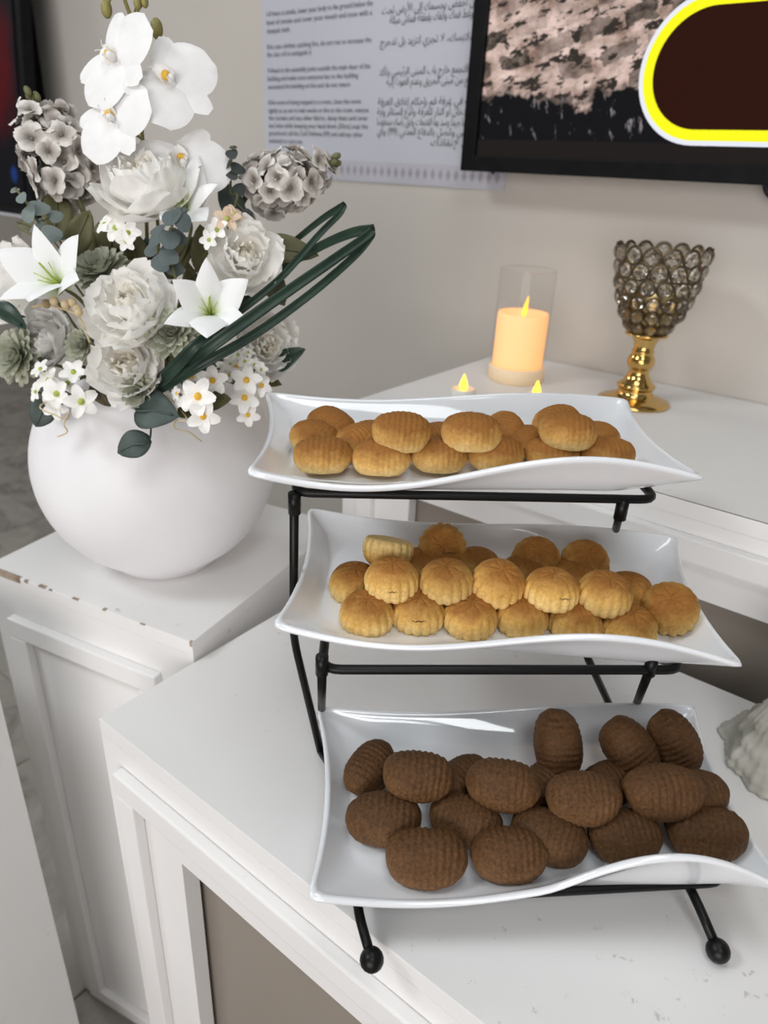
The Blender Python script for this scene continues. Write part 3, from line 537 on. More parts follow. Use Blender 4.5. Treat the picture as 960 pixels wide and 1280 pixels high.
FORMS = {  # isolated, final, initial, medial presentation forms
 'ا': (0xFE8D, 0xFE8E), 'أ': (0xFE83, 0xFE84), 'إ': (0xFE87, 0xFE88), 'آ': (0xFE81, 0xFE82), 'ب': (0xFE8F, 0xFE90, 0xFE91, 0xFE92), 'ة': (0xFE93, 0xFE94),
 'ت': (0xFE95, 0xFE96, 0xFE97, 0xFE98), 'ث': (0xFE99, 0xFE9A, 0xFE9B, 0xFE9C), 'ج': (0xFE9D, 0xFE9E, 0xFE9F, 0xFEA0), 'ح': (0xFEA1, 0xFEA2, 0xFEA3, 0xFEA4),
 'خ': (0xFEA5, 0xFEA6, 0xFEA7, 0xFEA8), 'د': (0xFEA9, 0xFEAA), 'ذ': (0xFEAB, 0xFEAC), 'ر': (0xFEAD, 0xFEAE), 'ز': (0xFEAF, 0xFEB0), 'س': (0xFEB1, 0xFEB2, 0xFEB3, 0xFEB4),
 'ش': (0xFEB5, 0xFEB6, 0xFEB7, 0xFEB8), 'ص': (0xFEB9, 0xFEBA, 0xFEBB, 0xFEBC), 'ض': (0xFEBD, 0xFEBE, 0xFEBF, 0xFEC0), 'ط': (0xFEC1, 0xFEC2, 0xFEC3, 0xFEC4),
 'ع': (0xFEC9, 0xFECA, 0xFECB, 0xFECC), 'غ': (0xFECD, 0xFECE, 0xFECF, 0xFED0), 'ف': (0xFED1, 0xFED2, 0xFED3, 0xFED4), 'ق': (0xFED5, 0xFED6, 0xFED7, 0xFED8),
 'ك': (0xFED9, 0xFEDA, 0xFEDB, 0xFEDC), 'ل': (0xFEDD, 0xFEDE, 0xFEDF, 0xFEE0), 'م': (0xFEE1, 0xFEE2, 0xFEE3, 0xFEE4), 'ن': (0xFEE5, 0xFEE6, 0xFEE7, 0xFEE8),
 'ه': (0xFEE9, 0xFEEA, 0xFEEB, 0xFEEC), 'و': (0xFEED, 0xFEEE), 'ى': (0xFEEF, 0xFEF0), 'ي': (0xFEF1, 0xFEF2, 0xFEF3, 0xFEF4), 'ئ': (0xFE89, 0xFE8A, 0xFE8B, 0xFE8C)}
LAMALEF = {'ا': (0xFEFB, 0xFEFC), 'أ': (0xFEF7, 0xFEF8), 'إ': (0xFEF9, 0xFEFA)}
def shape_arabic(s):
    out = []; i = 0; prev = False
    while i < len(s):
        ch = s[i]
        if ch == 'ل' and i + 1 < len(s) and s[i + 1] in LAMALEF:
            out.append(chr(LAMALEF[s[i + 1]][1 if prev else 0])); prev = False; i += 2; continue
        if ch in FORMS:
            f = FORMS[ch]; nxt = len(f) == 4 and i + 1 < len(s) and s[i + 1] in FORMS
            out.append(chr(f[3] if prev and nxt else f[1] if prev else f[2] if nxt else f[0])); prev = nxt
        else:
            out.append(ch); prev = False
        i += 1
    v = ''.join(reversed(out))
    return v.replace('99', '99').replace('(', '\0').replace(')', '(').replace('\0', ')')
def text_mesh(body, size=1.0):
    c = bpy.data.curves.new('text', 'FONT'); c.body = body; c.size = size; c.resolution_u = 2; c.offset = .0
    o = bpy.data.objects.new('text', c); col.objects.link(o)
    dg = bpy.context.evaluated_depsgraph_get(); m = bpy.data.meshes.new_from_object(o.evaluated_get(dg))
    bpy.data.objects.remove(o); bpy.data.curves.remove(c)
    xs = [v.co.x for v in m.vertices]
    return m, min(xs), max(xs)
def text_line(x0, x1, z, body, hgt, arabic=False, full=None):
    m, a, b = text_mesh(shape_arabic(body) if arabic else body)
    sx = (x1 - x0) / (b - a)
    for v in m.vertices:
        v.co = ((v.co.x - a) * sx + x0 - notice.location.x, -.0042, (v.co.y - .3) * hgt + z - notice.location.z)
    obj('text_line', m, MAT['ink'], notice)
for x0, x1, z, t in ENGLISH: text_line(x0, x1, z, t, .0128)
for x0, x1, z, t in ARABIC: text_line(x0, x1, z, t, .0170, True)

# ------------------------------------------------------------------ wall television
tv = empty('wall_television', (-.72, 1.14, 1.36), None, 'black wall television showing an aerial city view and a yellow outlined pill', 'television')
TX0, TX1, TZ0, TZ1 = -.720, .48, 1.352, 2.03
rel(box('back_case', (TX0 + .02, TX1 - .02, 1.165, YW - .001, TZ0 + .03, TZ1 - .03), MAT['plastic'], None, .004), tv)
for d in ((TX0, TX0 + .026, TZ0, TZ1), (TX1 - .026, TX1, TZ0, TZ1), (TX0 + .026, TX1 - .026, TZ0, TZ0 + .024), (TX0 + .026, TX1 - .026, TZ1 - .024, TZ1)):
    rel(box('bezel', (d[0], d[1], 1.137, 1.166, d[2], d[3]), MAT['plastic'], None, .002), tv)
SX0, SX1, SZ0, SZ1 = TX0 + .026, TX1 - .026, TZ0 + .024, TZ1 - .024
def screen_mat():
    m, nt, b = new_mat('aerial_city_picture'); N = nt.nodes; L = nt.links
    tc = N.new('ShaderNodeTexCoord'); mp = N.new('ShaderNodeMapping'); mp.inputs['Rotation'].default_value = (0, math.radians(14), 0)
    L.new(tc.outputs['Object'], mp.inputs['Vector'])
    sep = N.new('ShaderNodeSeparateXYZ'); L.new(mp.outputs[0], sep.inputs[0])
    cmb = N.new('ShaderNodeCombineXYZ'); L.new(sep.outputs['X'], cmb.inputs['X']); L.new(sep.outputs['Z'], cmb.inputs['Y'])
    def nse(scale, detail, sx=1, sy=1):
        mm = N.new('ShaderNodeMapping'); mm.inputs['Scale'].default_value = (sx, sy, 1); L.new(cmb.outputs[0], mm.inputs['Vector'])
        n = N.new('ShaderNodeTexNoise'); n.inputs['Scale'].default_value = scale; n.inputs['Detail'].default_value = detail; n.inputs['Roughness'].default_value = .65
        L.new(mm.outputs[0], n.inputs['Vector']); return n
    def ramp(a, b_, c0, c1):
        r = N.new('ShaderNodeValToRGB'); r.color_ramp.elements[0].position = a; r.color_ramp.elements[1].position = b_
        r.color_ramp.elements[0].color = (*c0, 1); r.color_ramp.elements[1].color = (*c1, 1); return r
    def mix(fac, A, B):
        x = N.new('ShaderNodeMix'); x.data_type = 'RGBA'; L.new(fac, x.inputs['Factor']); L.new(A, x.inputs['A']); L.new(B, x.inputs['B']); return x.outputs['Result']
    n1 = nse(24, 6, .9, 1.3); r1 = ramp(.36, .62, (.20, .13, .10), (.62, .47, .42)); L.new(n1.outputs['Fac'], r1.inputs['Fac'])
    # rows of dark roofs
    br = N.new('ShaderNodeTexBrick'); br.inputs['Scale'].default_value = 9.5; br.inputs['Mortar Size'].default_value = .085; br.inputs['Brick Width'].default_value = .62; br.inputs['Row Height'].default_value = .36
    br.inputs['Color1'].default_value = (1, 1, 1, 1); br.inputs['Color2'].default_value = (0, 0, 0, 1); br.inputs['Mortar'].default_value = (0, 0, 0, 1)
    nd_ = nse(30, 3); vm = N.new('ShaderNodeVectorMath'); vm.operation = 'MULTIPLY_ADD'; vm.inputs[1].default_value = (.03, .03, 0); L.new(nd_.outputs['Color'], vm.inputs[0]); L.new(cmb.outputs[0], vm.inputs[2])
    L.new(vm.outputs[0], br.inputs['Vector'])
    n2 = nse(60, 5); r2 = ramp(.40, .62, (.006, .005, .005), (.13, .105, .085)); L.new(n2.outputs['Fac'], r2.inputs['Fac'])
    c1 = mix(br.outputs['Color'], r1.outputs['Color'], r2.outputs['Color'])
    n5 = nse(38, 6, .8, 1.5); r5 = ramp(.53, .57, (0, 0, 0), (1, 1, 1)); L.new(n5.outputs['Fac'], r5.inputs['Fac'])
    dk = N.new('ShaderNodeRGB'); dk.outputs[0].default_value = (.03, .024, .02, 1)
    c1 = mix(r5.outputs['Color'], c1, dk.outputs[0])
    # dark stands and crowd lower down in the picture
    add = N.new('ShaderNodeMath'); add.operation = 'MULTIPLY_ADD'; add.inputs[1].default_value = .20; L.new(nse(9, 4).outputs['Fac'], add.inputs[0]); s0 = N.new('ShaderNodeSeparateXYZ'); L.new(tc.outputs['Object'], s0.inputs[0]); L.new(s0.outputs['Z'], add.inputs[2])
    r3_ = ramp(.180, .192, (1, 1, 1), (0, 0, 0)); L.new(add.outputs[0], r3_.inputs['Fac'])
    n4 = nse(50, 3, 1.6, .6); r4 = ramp(.60, .70, (.006, .006, .007), (.20, .18, .19)); L.new(n4.outputs['Fac'], r4.inputs['Fac'])
    c2 = mix(r3_.outputs['Color'], c1, r4.outputs['Color'])
    b.inputs['Specular IOR Level'].default_value = .04
    b.inputs['Base Color'].default_value = (.002, .002, .002, 1); b.inputs['Roughness'].default_value = .3
    L.new(c2, b.inputs['Emission Color']); b.inputs['Emission Strength'].default_value = 1.25
    return m
scr = box('screen', (0, SX1 - SX0, 0, .02, .0, SZ1 - SZ0), screen_mat(), tv, 0)
scr.location = Vector((SX0, 1.146, SZ0)) - tv.location
rel(box('screen_lower_strip', (SX0, SX1, 1.1445, 1.1465, SZ0, SZ0 + .024), MAT['screen_low'], None, 0), tv)
def stadium(x0, x1, z0, z1, n=28):
    r = (z1 - z0) / 2; cz = (z0 + z1) / 2; pts = []
    for cx, a0 in ((x1 - r, -math.pi / 2), (x0 + r, math.pi / 2)):
        for k in range(n + 1):
            a = a0 + math.pi * k / n; pts.append((cx + r * math.cos(a), cz + r * math.sin(a)))
    return pts
def flat_ring(name, outer, inner, y, mat):
    n = len(outer); v = [(x, y, z) for x, z in outer] + [(x, y, z) for x, z in inner]
    f = [(i, (i + 1) % n, n + (i + 1) % n, n + i) for i in range(n)]
    return rel(obj(name, mesh(name, v, f, False), mat), tv)
Z0, Z1, X0_, X1_ = 1.4035, 1.574, -.4325, .30
st = lambda d: stadium(X0_ + d, X1_ - d, Z0 + d, Z1 - d)
flat_ring('pill_white_edge', st(-.006), st(0), 1.1437, MAT['ring_white'])
flat_ring('pill_yellow_ring', st(0), st(.0135), 1.1435, MAT['ring_yellow'])
inn = st(.0135)
rel(obj('pill_field', mesh('pill_field', [(x, 1.1436, z) for x, z in inn], [tuple(range(len(inn)))], False), MAT['maroon']), tv)
mk = [(-.262, 1.4875), (-.252, 1.4875), (-.246, 1.500), (-.243, 1.4875), (-.236, 1.4875), (-.236, 1.507), (-.246, 1.507), (-.253, 1.4935), (-.262, 1.4935)]
rel(obj('pill_lettering', mesh('pill_lettering', [(x, 1.1430, z) for x, z in mk], [tuple(range(len(mk)))], False), MAT['mark']), tv)
cab = tube('power_cable', catmull([(-.248, 1.185, 1.40), (-.246, 1.18, 1.352), (-.225, 1.18, 1.335), (-.19, 1.185, 1.332), (-.14, 1.195, 1.34), (-.08, 1.20, 1.37)], 6), .0045, MAT['cable']); rel(cab, tv)

# ------------------------------------------------------------------ leaning dark picture screen at the far left
easel = empty('picture_display', (-2.3, 1.05, 0), None, 'dark framed red and blue picture display cut off by the left edge', 'display')
lean = Matrix.Rotation(math.radians(-6), 4, 'X')
def picture_mat():
    m, nt, b = new_mat('dark_red_blue_picture'); N = nt.nodes; L = nt.links
    tc = N.new('ShaderNodeTexCoord'); b.inputs['Roughness'].default_value = .7; b.inputs['Specular IOR Level'].default_value = .1
    base = N.new('ShaderNodeRGB'); base.outputs[0].default_value = (.004, .004, .006, 1)
    def blob(c, s, colr, prev, distort):
        mp = N.new('ShaderNodeMapping'); mp.vector_type = 'TEXTURE'; mp.inputs['Location'].default_value = c; mp.inputs['Scale'].default_value = s; L.new(tc.outputs['Object'], mp.inputs['Vector'])
        nz = N.new('ShaderNodeTexNoise'); nz.inputs['Scale'].default_value = 2.2; L.new(mp.outputs[0], nz.inputs['Vector'])
        g = N.new('ShaderNodeVectorMath'); g.operation = 'LENGTH'; L.new(mp.outputs[0], g.inputs[0])
        ad = N.new('ShaderNodeMath'); ad.operation = 'MULTIPLY_ADD'; ad.inputs[1].default_value = distort; L.new(nz.outputs['Fac'], ad.inputs[0]); L.new(g.outputs['Value'], ad.inputs[2])
        r = N.new('ShaderNodeValToRGB'); r.color_ramp.elements[0].position = .7; r.color_ramp.elements[1].position = 1.25 if False else 1.0
        r.color_ramp.elements[0].color = (1, 1, 1, 1); r.color_ramp.elements[1].color = (0, 0, 0, 1)
        L.new(ad.outputs[0], r.inputs['Fac'])
        x = N.new('ShaderNodeMix'); x.data_type = 'RGBA'; L.new(r.outputs['Color'], x.inputs['Factor']); L.new(prev, x.inputs['A']); x.inputs['B'].default_value = (*colr, 1); return x.outputs['Result']
    c = blob((.13, 0, .36), (.21, 1, .26), (.05, .002, .004), base.outputs[0], .5)
    c = blob((.225, 0, .105), (.03, 1, .035), (.008, .025, .11), c, .6)
    L.new(c, b.inputs['Base Color']); L.new(c, b.inputs['Emission Color']); b.inputs['Emission Strength'].default_value = .5
    return m
brd = box('board', (-.30, .30, 0, .03, 0, .90), MAT['plastic'], easel, .003)
brd.matrix_local = Matrix.Translation((0, 0, 1.185)) @ lean
pic = box('picture', (-.27, .27, -.004, .0, .03, .87), picture_mat(), brd, 0)
strip = box('lower_edge', (-.30, .30, -.006, .0, 0.0, .006), MAT['band'], brd, 0)
box('wall_bracket', (-.06, .16, .10, .163, 1.35, 1.85), MAT['plastic'], easel, .002)
# ------------------------------------------------------------------ serving rack
rack = empty('serving_rack', (-.18, .33, .85), None, 'black metal three tier serving rack standing on the display table', 'rack')
BL, BK = MAT['black'], Vector((math.cos(math.radians(150)), math.sin(math.radians(150)), 0))
U = Vector((math.cos(math.radians(41)), math.sin(math.radians(41)), 0))
RR = .0036
ZT = .85
def rtube(name, pts, r=RR): return rel(tube(name, pts, r, BL), rack)
V3 = lambda x, y, z: Vector((x, y, ZT + z))
TB = Vector((-math.sin(math.radians(41)), math.cos(math.radians(41)), 0))
FOOT = {'L': V3(-.177, .250, .0085), 'R': V3(.010, .412, .0085)}
TOPP = {'L': V3(-.340, .345, .280), 'R': V3(-.150, .509, .280)}
ELB = {'L': V3(-.370, .372, .120), 'R': V3(-.164, .531, .120)}
GND = {'L': V3(-.338, .374, .0040), 'R': V3(-.142, .606, .0040)}
MIDP = {'L': V3(-.275, .305, .174), 'R': V3(-.092, .464, .174)}
MGND = {'L': V3(-.364, .404, .0040), 'R': V3(-.128, .617, .0040)}
LOWP = {'L': V3(-.204, .266, .0270), 'R': V3(-.018, .430, .0370)}
for s in 'LR':
    rtube('rear_leg', fillet([GND[s], ELB[s]] + ([V3(-.182, .613, .200)] if s == 'R' else []) + [TOPP[s]], .02))
    rtube('middle_leg', [MGND[s], MIDP[s]])
    under = LOWP[s] + TB * .10; under.z = ZT + .014
    rtube('front_leg', fillet([FOOT[s], LOWP[s] - V3(0, 0, .0078) + V3(0, 0, 0), under, GND[s]], .03))
    rtube('sleeve', [MIDP[s] + Vector((0, 0, -.004)), MIDP[s] + Vector((0, 0, .012))], .0047)
    rtube('sleeve', [TOPP[s] + Vector((0, 0, -.017)), TOPP[s]], .0049)
    for q, r_ in ((FOOT[s], .0085),):
        v, f = sphere_geo(r_, (0, 0, 0), 16, 10)
        rel(obj('foot_ball', mesh('foot_ball', v, f), BL, None, q), rack)
def tier(pL, pR, over, back):
    # front bar running out past the right leg, turning back under the tray to a rear bar
    d = (pR - pL).normalized(); e = pR + d * over
    rtube('tier_rail', fillet([pL + TB * back + d * .004, pL, e, e + TB * back, pL + TB * back], .014))
tier(TOPP['L'], TOPP['R'], .026, .10)
tier(MIDP['L'], MIDP['R'], .026, .10)
tier(LOWP['L'], LOWP['R'], .024, .10)

# ------------------------------------------------------------------ wavy porcelain trays
TL, TW, TFL = .333, .178, -.018
def tray_mesh(front_amp=.0128):
    N = 22
    per = []
    for i in range(N): per.append((-1 + 2 * i / N, -1))
    for i in range(N // 2 + 2): per.append((1, -1 + 2 * i / (N // 2 + 2)))
    for i in range(N): per.append((1 - 2 * i / N, 1))
    for i in range(N // 2 + 2): per.append((-1, 1 - 2 * i / (N // 2 + 2)))
    def rim(a, b, grow=0.0):
        half = TL / 2 * (1 + .02 * b)
        x = a * half; y = b * TW / 2
        if abs(a) > .999: x -= math.copysign(.011 * (1 - b * b), a)
        if abs(b) > .999: y -= math.copysign(.004 * (1 - a * a), b)
        z = ((front_amp if a > 0 else .0128) if b < -.999 else .005) * math.sin(math.pi * a) - .003 * (1 - b * b) * (abs(a) > .999)
        if grow:
            x += math.copysign(grow, a) * min(1, abs(a) * 1.4); y += math.copysign(grow, b) * min(1, abs(b) * 1.4)
        return Vector((x, y, z))
    def flo(a, b, ins, z):
        hx, hy = TL / 2 - ins[0], TW / 2 - ins[1]
        x, y = a * hx, b * hy
        # round the corners
        rc = .03; dx, dy = abs(x) - (hx - rc), abs(y) - (hy - rc)
        if dx > 0 and dy > 0:
            l = math.hypot(dx, dy); m = max(dx, dy)
            if l > 1e-9: dx, dy = dx / l * m, dy / l * m
            x = math.copysign(hx - rc + dx, x); y = math.copysign(hy - rc + dy, y)
        return Vector((x, y, z))
    rings = []
    ins_in, ins_out = (.027, .026), (.032, .020)
    # inside: floor centre -> floor edge -> wall -> rim -> outside -> base
    for k in (0.02, .35, .7, .92): rings.append([flo(a, b, ins_in, TFL) * 1.0 if False else Vector((flo(a, b, ins_in, 0).x * k, flo(a, b, ins_in, 0).y * k, TFL)) for a, b in per])
    for e in (0, .06, .16, .3, .45, .6, .75, .88, .97):
        ring = []
        for a, b in per:
            f0, r0 = flo(a, b, ins_in, TFL), rim(a, b)
            w = e; h = e ** 1.55
            ring.append(Vector((f0.x + (r0.x - f0.x) * w, f0.y + (r0.y - f0.y) * w, TFL + (r0.z - TFL) * h)))
        rings.append(ring)
    for g, dz in ((.0004, .0012), (.0026, .0020), (.0046, .0008), (.0052, -.0012), (.0042, -.0030)):
        rings.append([rim(a, b, g) + Vector((0, 0, dz)) for a, b in per])
    for e in (.8, .6, .4, .2, .08, 0):
        ring = []
        for a, b in per:
            f0, r0 = flo(a, b, ins_out, -.0225), rim(a, b, .003)
            r0.z -= .003
            ring.append(Vector((f0.x + (r0.x - f0.x) * e, f0.y + (r0.y - f0.y) * e, -.0225 + (r0.z + .0225) * e ** 1.25)))
        rings.append(ring)
    n = len(per); V = [p for r in rings for p in r]; F = []
    for k in range(len(rings) - 1):
        for i in range(n):
            j = (i + 1) % n; F.append((k * n + i, k * n + j, (k + 1) * n + j, (k + 1) * n + i))
    F.append(tuple(range(n))[::-1]); F.append(tuple((len(rings) - 1) * n + i for i in range(n)))
    m = mesh('tray', V, F)
    bm = bmesh.new(); bm.from_mesh(m); bmesh.ops.recalc_face_normals(bm, faces=bm.faces[:]); bm.to_mesh(m); bm.free()
    m.polygons.foreach_set('use_smooth', [True] * len(m.polygons))
    return m
TRAY_ME = tray_mesh()
TRAY_ME_LOW = tray_mesh(.035)
def mat4(t):
    M = Matrix.Identity(4)
    for i in range(3):
        for j in range(3): M[i][j] = t[1][i][j]
    M.translation = t[0]; return M
TRAYS = {}
for k, t, lab in (('top', TRAY_TOP, 'white wavy porcelain tray on the top tier with pale golden oval cookies'),
                  ('middle', TRAY_MIDDLE, 'white wavy porcelain tray on the middle tier with fluted round cookies'),
                  ('bottom', TRAY_BOTTOM, 'white wavy porcelain tray on the lowest tier with dark brown cookies')):
    o = obj('serving_tray', TRAY_ME_LOW if k == 'bottom' else TRAY_ME, MAT['porcelain']); o.matrix_world = mat4(t); TRAYS[k] = mat4(t)
    md = o.modifiers.new('smooth', 'SUBSURF'); md.levels = 1; md.render_levels = 1
    tag(o, lab, 'tray', 'wavy porcelain trays on the rack')

# ------------------------------------------------------------------ cookies
def cookie_mat(name, pale, gold, brown, zlo, zhi, bump, crack=.35):
    m, nt, b = new_mat(name); N = nt.nodes; L = nt.links
    tc = N.new('ShaderNodeTexCoord'); sep = N.new('ShaderNodeSeparateXYZ'); L.new(tc.outputs['Object'], sep.inputs[0])
    nz = N.new('ShaderNodeTexNoise'); nz.inputs['Scale'].default_value = 60; nz.inputs['Detail'].default_value = 6; nz.inputs['Roughness'].default_value = .6
    oi = N.new('ShaderNodeObjectInfo'); va = N.new('ShaderNodeVectorMath'); va.operation = 'ADD'
    cx = N.new('ShaderNodeCombineXYZ'); L.new(oi.outputs['Random'], cx.inputs[0]); L.new(oi.outputs['Random'], cx.inputs[1])
    sc = N.new('ShaderNodeVectorMath'); sc.operation = 'SCALE'; sc.inputs['Scale'].default_value = 5; L.new(cx.outputs[0], sc.inputs[0])
    L.new(tc.outputs['Object'], va.inputs[0]); L.new(sc.outputs[0], va.inputs[1]); L.new(va.outputs[0], nz.inputs['Vector'])
    ad = N.new('ShaderNodeMath'); ad.operation = 'MULTIPLY_ADD'; ad.inputs[1].default_value = (zhi - zlo) * 1.0; L.new(nz.outputs['Fac'], ad.inputs[0]); L.new(sep.outputs['Z'], ad.inputs[2])
    mr = N.new('ShaderNodeMapRange'); mr.inputs['From Min'].default_value = zlo + (zhi - zlo) * .4; mr.inputs['From Max'].default_value = zhi + (zhi - zlo) * .55
    L.new(ad.outputs[0], mr.inputs['Value'])
    rp = N.new('ShaderNodeValToRGB'); e = rp.color_ramp.elements
    e[0].position = 0.05; e[0].color = (*pale, 1); e[1].position = .95; e[1].color = (*brown, 1); x = e.new(.5); x.color = (*gold, 1)
    L.new(mr.outputs[0], rp.inputs['Fac'])
    # slightly different bake per cookie
    hs = N.new('ShaderNodeHueSaturation'); m2 = N.new('ShaderNodeMapRange'); m2.inputs['To Min'].default_value = .88; m2.inputs['To Max'].default_value = 1.12
    gr = N.new('ShaderNodeTexNoise'); gr.inputs['Scale'].default_value = 420; gr.inputs['Detail'].default_value = 2; L.new(va.outputs[0], gr.inputs['Vector'])
    gm = N.new('ShaderNodeMapRange'); gm.inputs['From Min'].default_value = .3; gm.inputs['From Max'].default_value = .7; gm.inputs['To Min'].default_value = .72 if crack < .1 else .86; gm.inputs['To Max'].default_value = 1.28 if crack < .1 else 1.12; L.new(gr.outputs['Fac'], gm.inputs['Value'])
    vm_ = N.new('ShaderNodeMath'); vm_.operation = 'MULTIPLY'
    L.new(oi.outputs['Random'], m2.inputs['Value']); L.new(m2.outputs[0], vm_.inputs[0]); L.new(gm.outputs[0], vm_.inputs[1]); L.new(vm_.outputs[0], hs.inputs['Value']); L.new(rp.outputs[0], hs.inputs['Color'])
    L.new(hs.outputs[0], b.inputs['Base Color']); b.inputs['Roughness'].default_value = .62; b.inputs['Specular IOR Level'].default_value = .18
    b.inputs['Subsurface Weight'].default_value = .0
    n2 = N.new('ShaderNodeTexNoise'); n2.inputs['Scale'].default_value = 260; n2.inputs['Detail'].default_value = 4; L.new(va.outputs[0], n2.inputs['Vector'])
    vo = N.new('ShaderNodeTexVoronoi'); vo.feature = 'DISTANCE_TO_EDGE'; vo.inputs['Scale'].default_value = 70
    wv = N.new('ShaderNodeVectorMath'); wv.operation = 'ADD'; nn = N.new('ShaderNodeTexNoise'); nn.inputs['Scale'].default_value = 90; L.new(va.outputs[0], nn.inputs['Vector'])
    s2 = N.new('ShaderNodeVectorMath'); s2.operation = 'SCALE'; s2.inputs['Scale'].default_value = .018; L.new(nn.outputs['Color'], s2.inputs[0])
    L.new(va.outputs[0], wv.inputs[0]); L.new(s2.outputs[0], wv.inputs[1]); L.new(wv.outputs[0], vo.inputs['Vector'])
    rc = N.new('ShaderNodeValToRGB'); rc.color_ramp.elements[0].position = 0; rc.color_ramp.elements[1].position = .035
    L.new(vo.outputs['Distance'], rc.inputs['Fac'])
    mm = N.new('ShaderNodeMath'); mm.operation = 'MULTIPLY_ADD'; mm.inputs[1].default_value = crack; L.new(rc.outputs['Color'], mm.inputs[0]); L.new(n2.outputs['Fac'], mm.inputs[2])
    bp = N.new('ShaderNodeBump'); bp.inputs['Strength'].default_value = bump; bp.inputs['Distance'].default_value = .0012
    L.new(mm.outputs[0], bp.inputs['Height']); L.new(bp.outputs['Normal'], b.inputs['Normal'])
    return m
MAT['dome'] = cookie_mat('golden_fluted_biscuit', (.78, .555, .225), (.61, .36, .098), (.31, .13, .028), -.006, .0115, .4)
MAT['oval'] = cookie_mat('pale_golden_biscuit', (.76, .56, .25), (.58, .33, .095), (.30, .125, .028), -.006, .0105, .4)
MAT['log'] = cookie_mat('dark_brown_biscuit', (.185, .098, .044), (.145, .073, .030), (.095, .045, .018), -.008, .014, 1.0, .06)
MAT['crack'] = noise_mat('crack_shadow', (.05, .02, .008), (.09, .04, .015), 200, .9)
def dome_mesh(seed):
    rnd = random.Random(seed); R, H, nf = .0205, .026, 17
    prof = [(.0, -.5), (.55, -.5), (.82, -.49), (.93, -.44), (.99, -.30), (1.0, -.12), (.975, .05), (.91, .20), (.80, .33), (.64, .42), (.45, .475), (.27, .492), (.12, .488), (.0, .475)]
    n = nf * 6; V, F = [], []
    off = Vector((rnd.random() * 9, rnd.random() * 9, 0))
    for k, (r, z) in enumerate(prof):
        for i in range(n):
            a = 2 * math.pi * i / n
            side = max(0, min(1, (r - .12) / .5)) * (1 if -.47 < z else .3)
            fl_ = (abs(math.cos(a * nf / 2)) ** .7 - .6) * (1.25 if z < .0 else max(.0, 1.25 - z * 3.6))
            star = math.cos(a * 8) * max(0, 1 - abs(r - .35) / .3)
            rr = R * r * (1 + .078 * fl_ * side * (1 if z < .3 else .6))
            zz = H * z + .0007 * fl_ * (z > .2) * side - .0011 * (abs(math.cos(a * 4)) ** 5) * (z > 0) * max(0, 1 - abs(r - .30) / .34)
            p = Vector((rr * math.cos(a), rr * math.sin(a), zz)); d = noise.noise(p * 70 + off)
            p *= 1 + .028 * d; V.append(p)
    for k in range(len(prof) - 1):
        for i in range(n):
            j = (i + 1) % n; F.append((k * n + i, k * n + j, (k + 1) * n + j, (k + 1) * n + i))
    return mesh('dome_cookie', V, F)
def oblong_mesh(seed, LX, WY, HZ, ribs, amp, pw):
    """oval biscuit with a flat base and ribs pressed across its back"""
    rnd = random.Random(seed); off = Vector((rnd.random() * 9, rnd.random() * 9, 0)); ph = rnd.random() * 6
    ns, nc = 84, 26; V, F = [], []
    for i in range(ns + 1):
        u = math.sin(math.pi / 2 * (-1 + 2 * i / ns) * .985) / math.sin(math.pi / 2 * .985); u = .55 * u + .45 * (-1 + 2 * i / ns)
        c = max(.02, (1 - abs(u) ** pw) ** (1 / pw))
        for k in range(nc):
            f = 2 * math.pi * k / nc; cy, sz = math.cos(f), math.sin(f)
            y = WY / 2 * c * math.copysign(abs(cy) ** .85, cy)
            z = HZ * (.60 * c ** .8 * sz if sz > 0 else -.40 * min(1, c * 1.25) * abs(sz) ** .45)
            x = LX / 2 * u
            if sz < 0: x *= 1 - .06 * abs(sz)
            up = 1 if sz > -.05 else max(0, 1 + (sz + .05) * 2.2)
            rib = math.cos(x / LX * ribs * 2 * math.pi + ph + 1.1 * abs(cy)); rib = rib * .6 + .4 * math.copysign(abs(rib) ** .5, rib)
            edge = max(0, 1 - abs(u) ** 6)
            nr = Vector((.0, y / WY ** 2, max(z, 0) / HZ ** 2 + 1e-6)).normalized()
            am = amp * (.35 + 1.3 * max(0, min(1, .5 + 1.1 * noise.noise(Vector((x, y, z)) * 55 + off * 2))))
            p = Vector((x, y, z)) + nr * (am * rib * up * edge)
            p *= 1 + .075 * noise.noise(Vector((x, y, z)) * 42 + off) + .02 * noise.noise(Vector((x, y, z)) * 160 + off)
            V.append(p)
    for i in range(ns):
        for k in range(nc):
            j = (k + 1) % nc; F.append((i * nc + k, (i + 1) * nc + k, (i + 1) * nc + j, i * nc + j))
    F.append(tuple(range(nc))); F.append(tuple(ns * nc + k for k in reversed(range(nc))))
    return mesh('oblong_cookie', V, F)
DOMES = [dome_mesh(s) for s in range(5)]
OVALS = [oblong_mesh(s + 20, .0460, .0365, .0245, 11, .00018, 2.15) for s in range(5)]
LOGS = [oblong_mesh(s + 40, .0580, .0395, .0315, 12, .00032, 2.2) for s in range(6)]
from mathutils.bvhtree import BVHTree
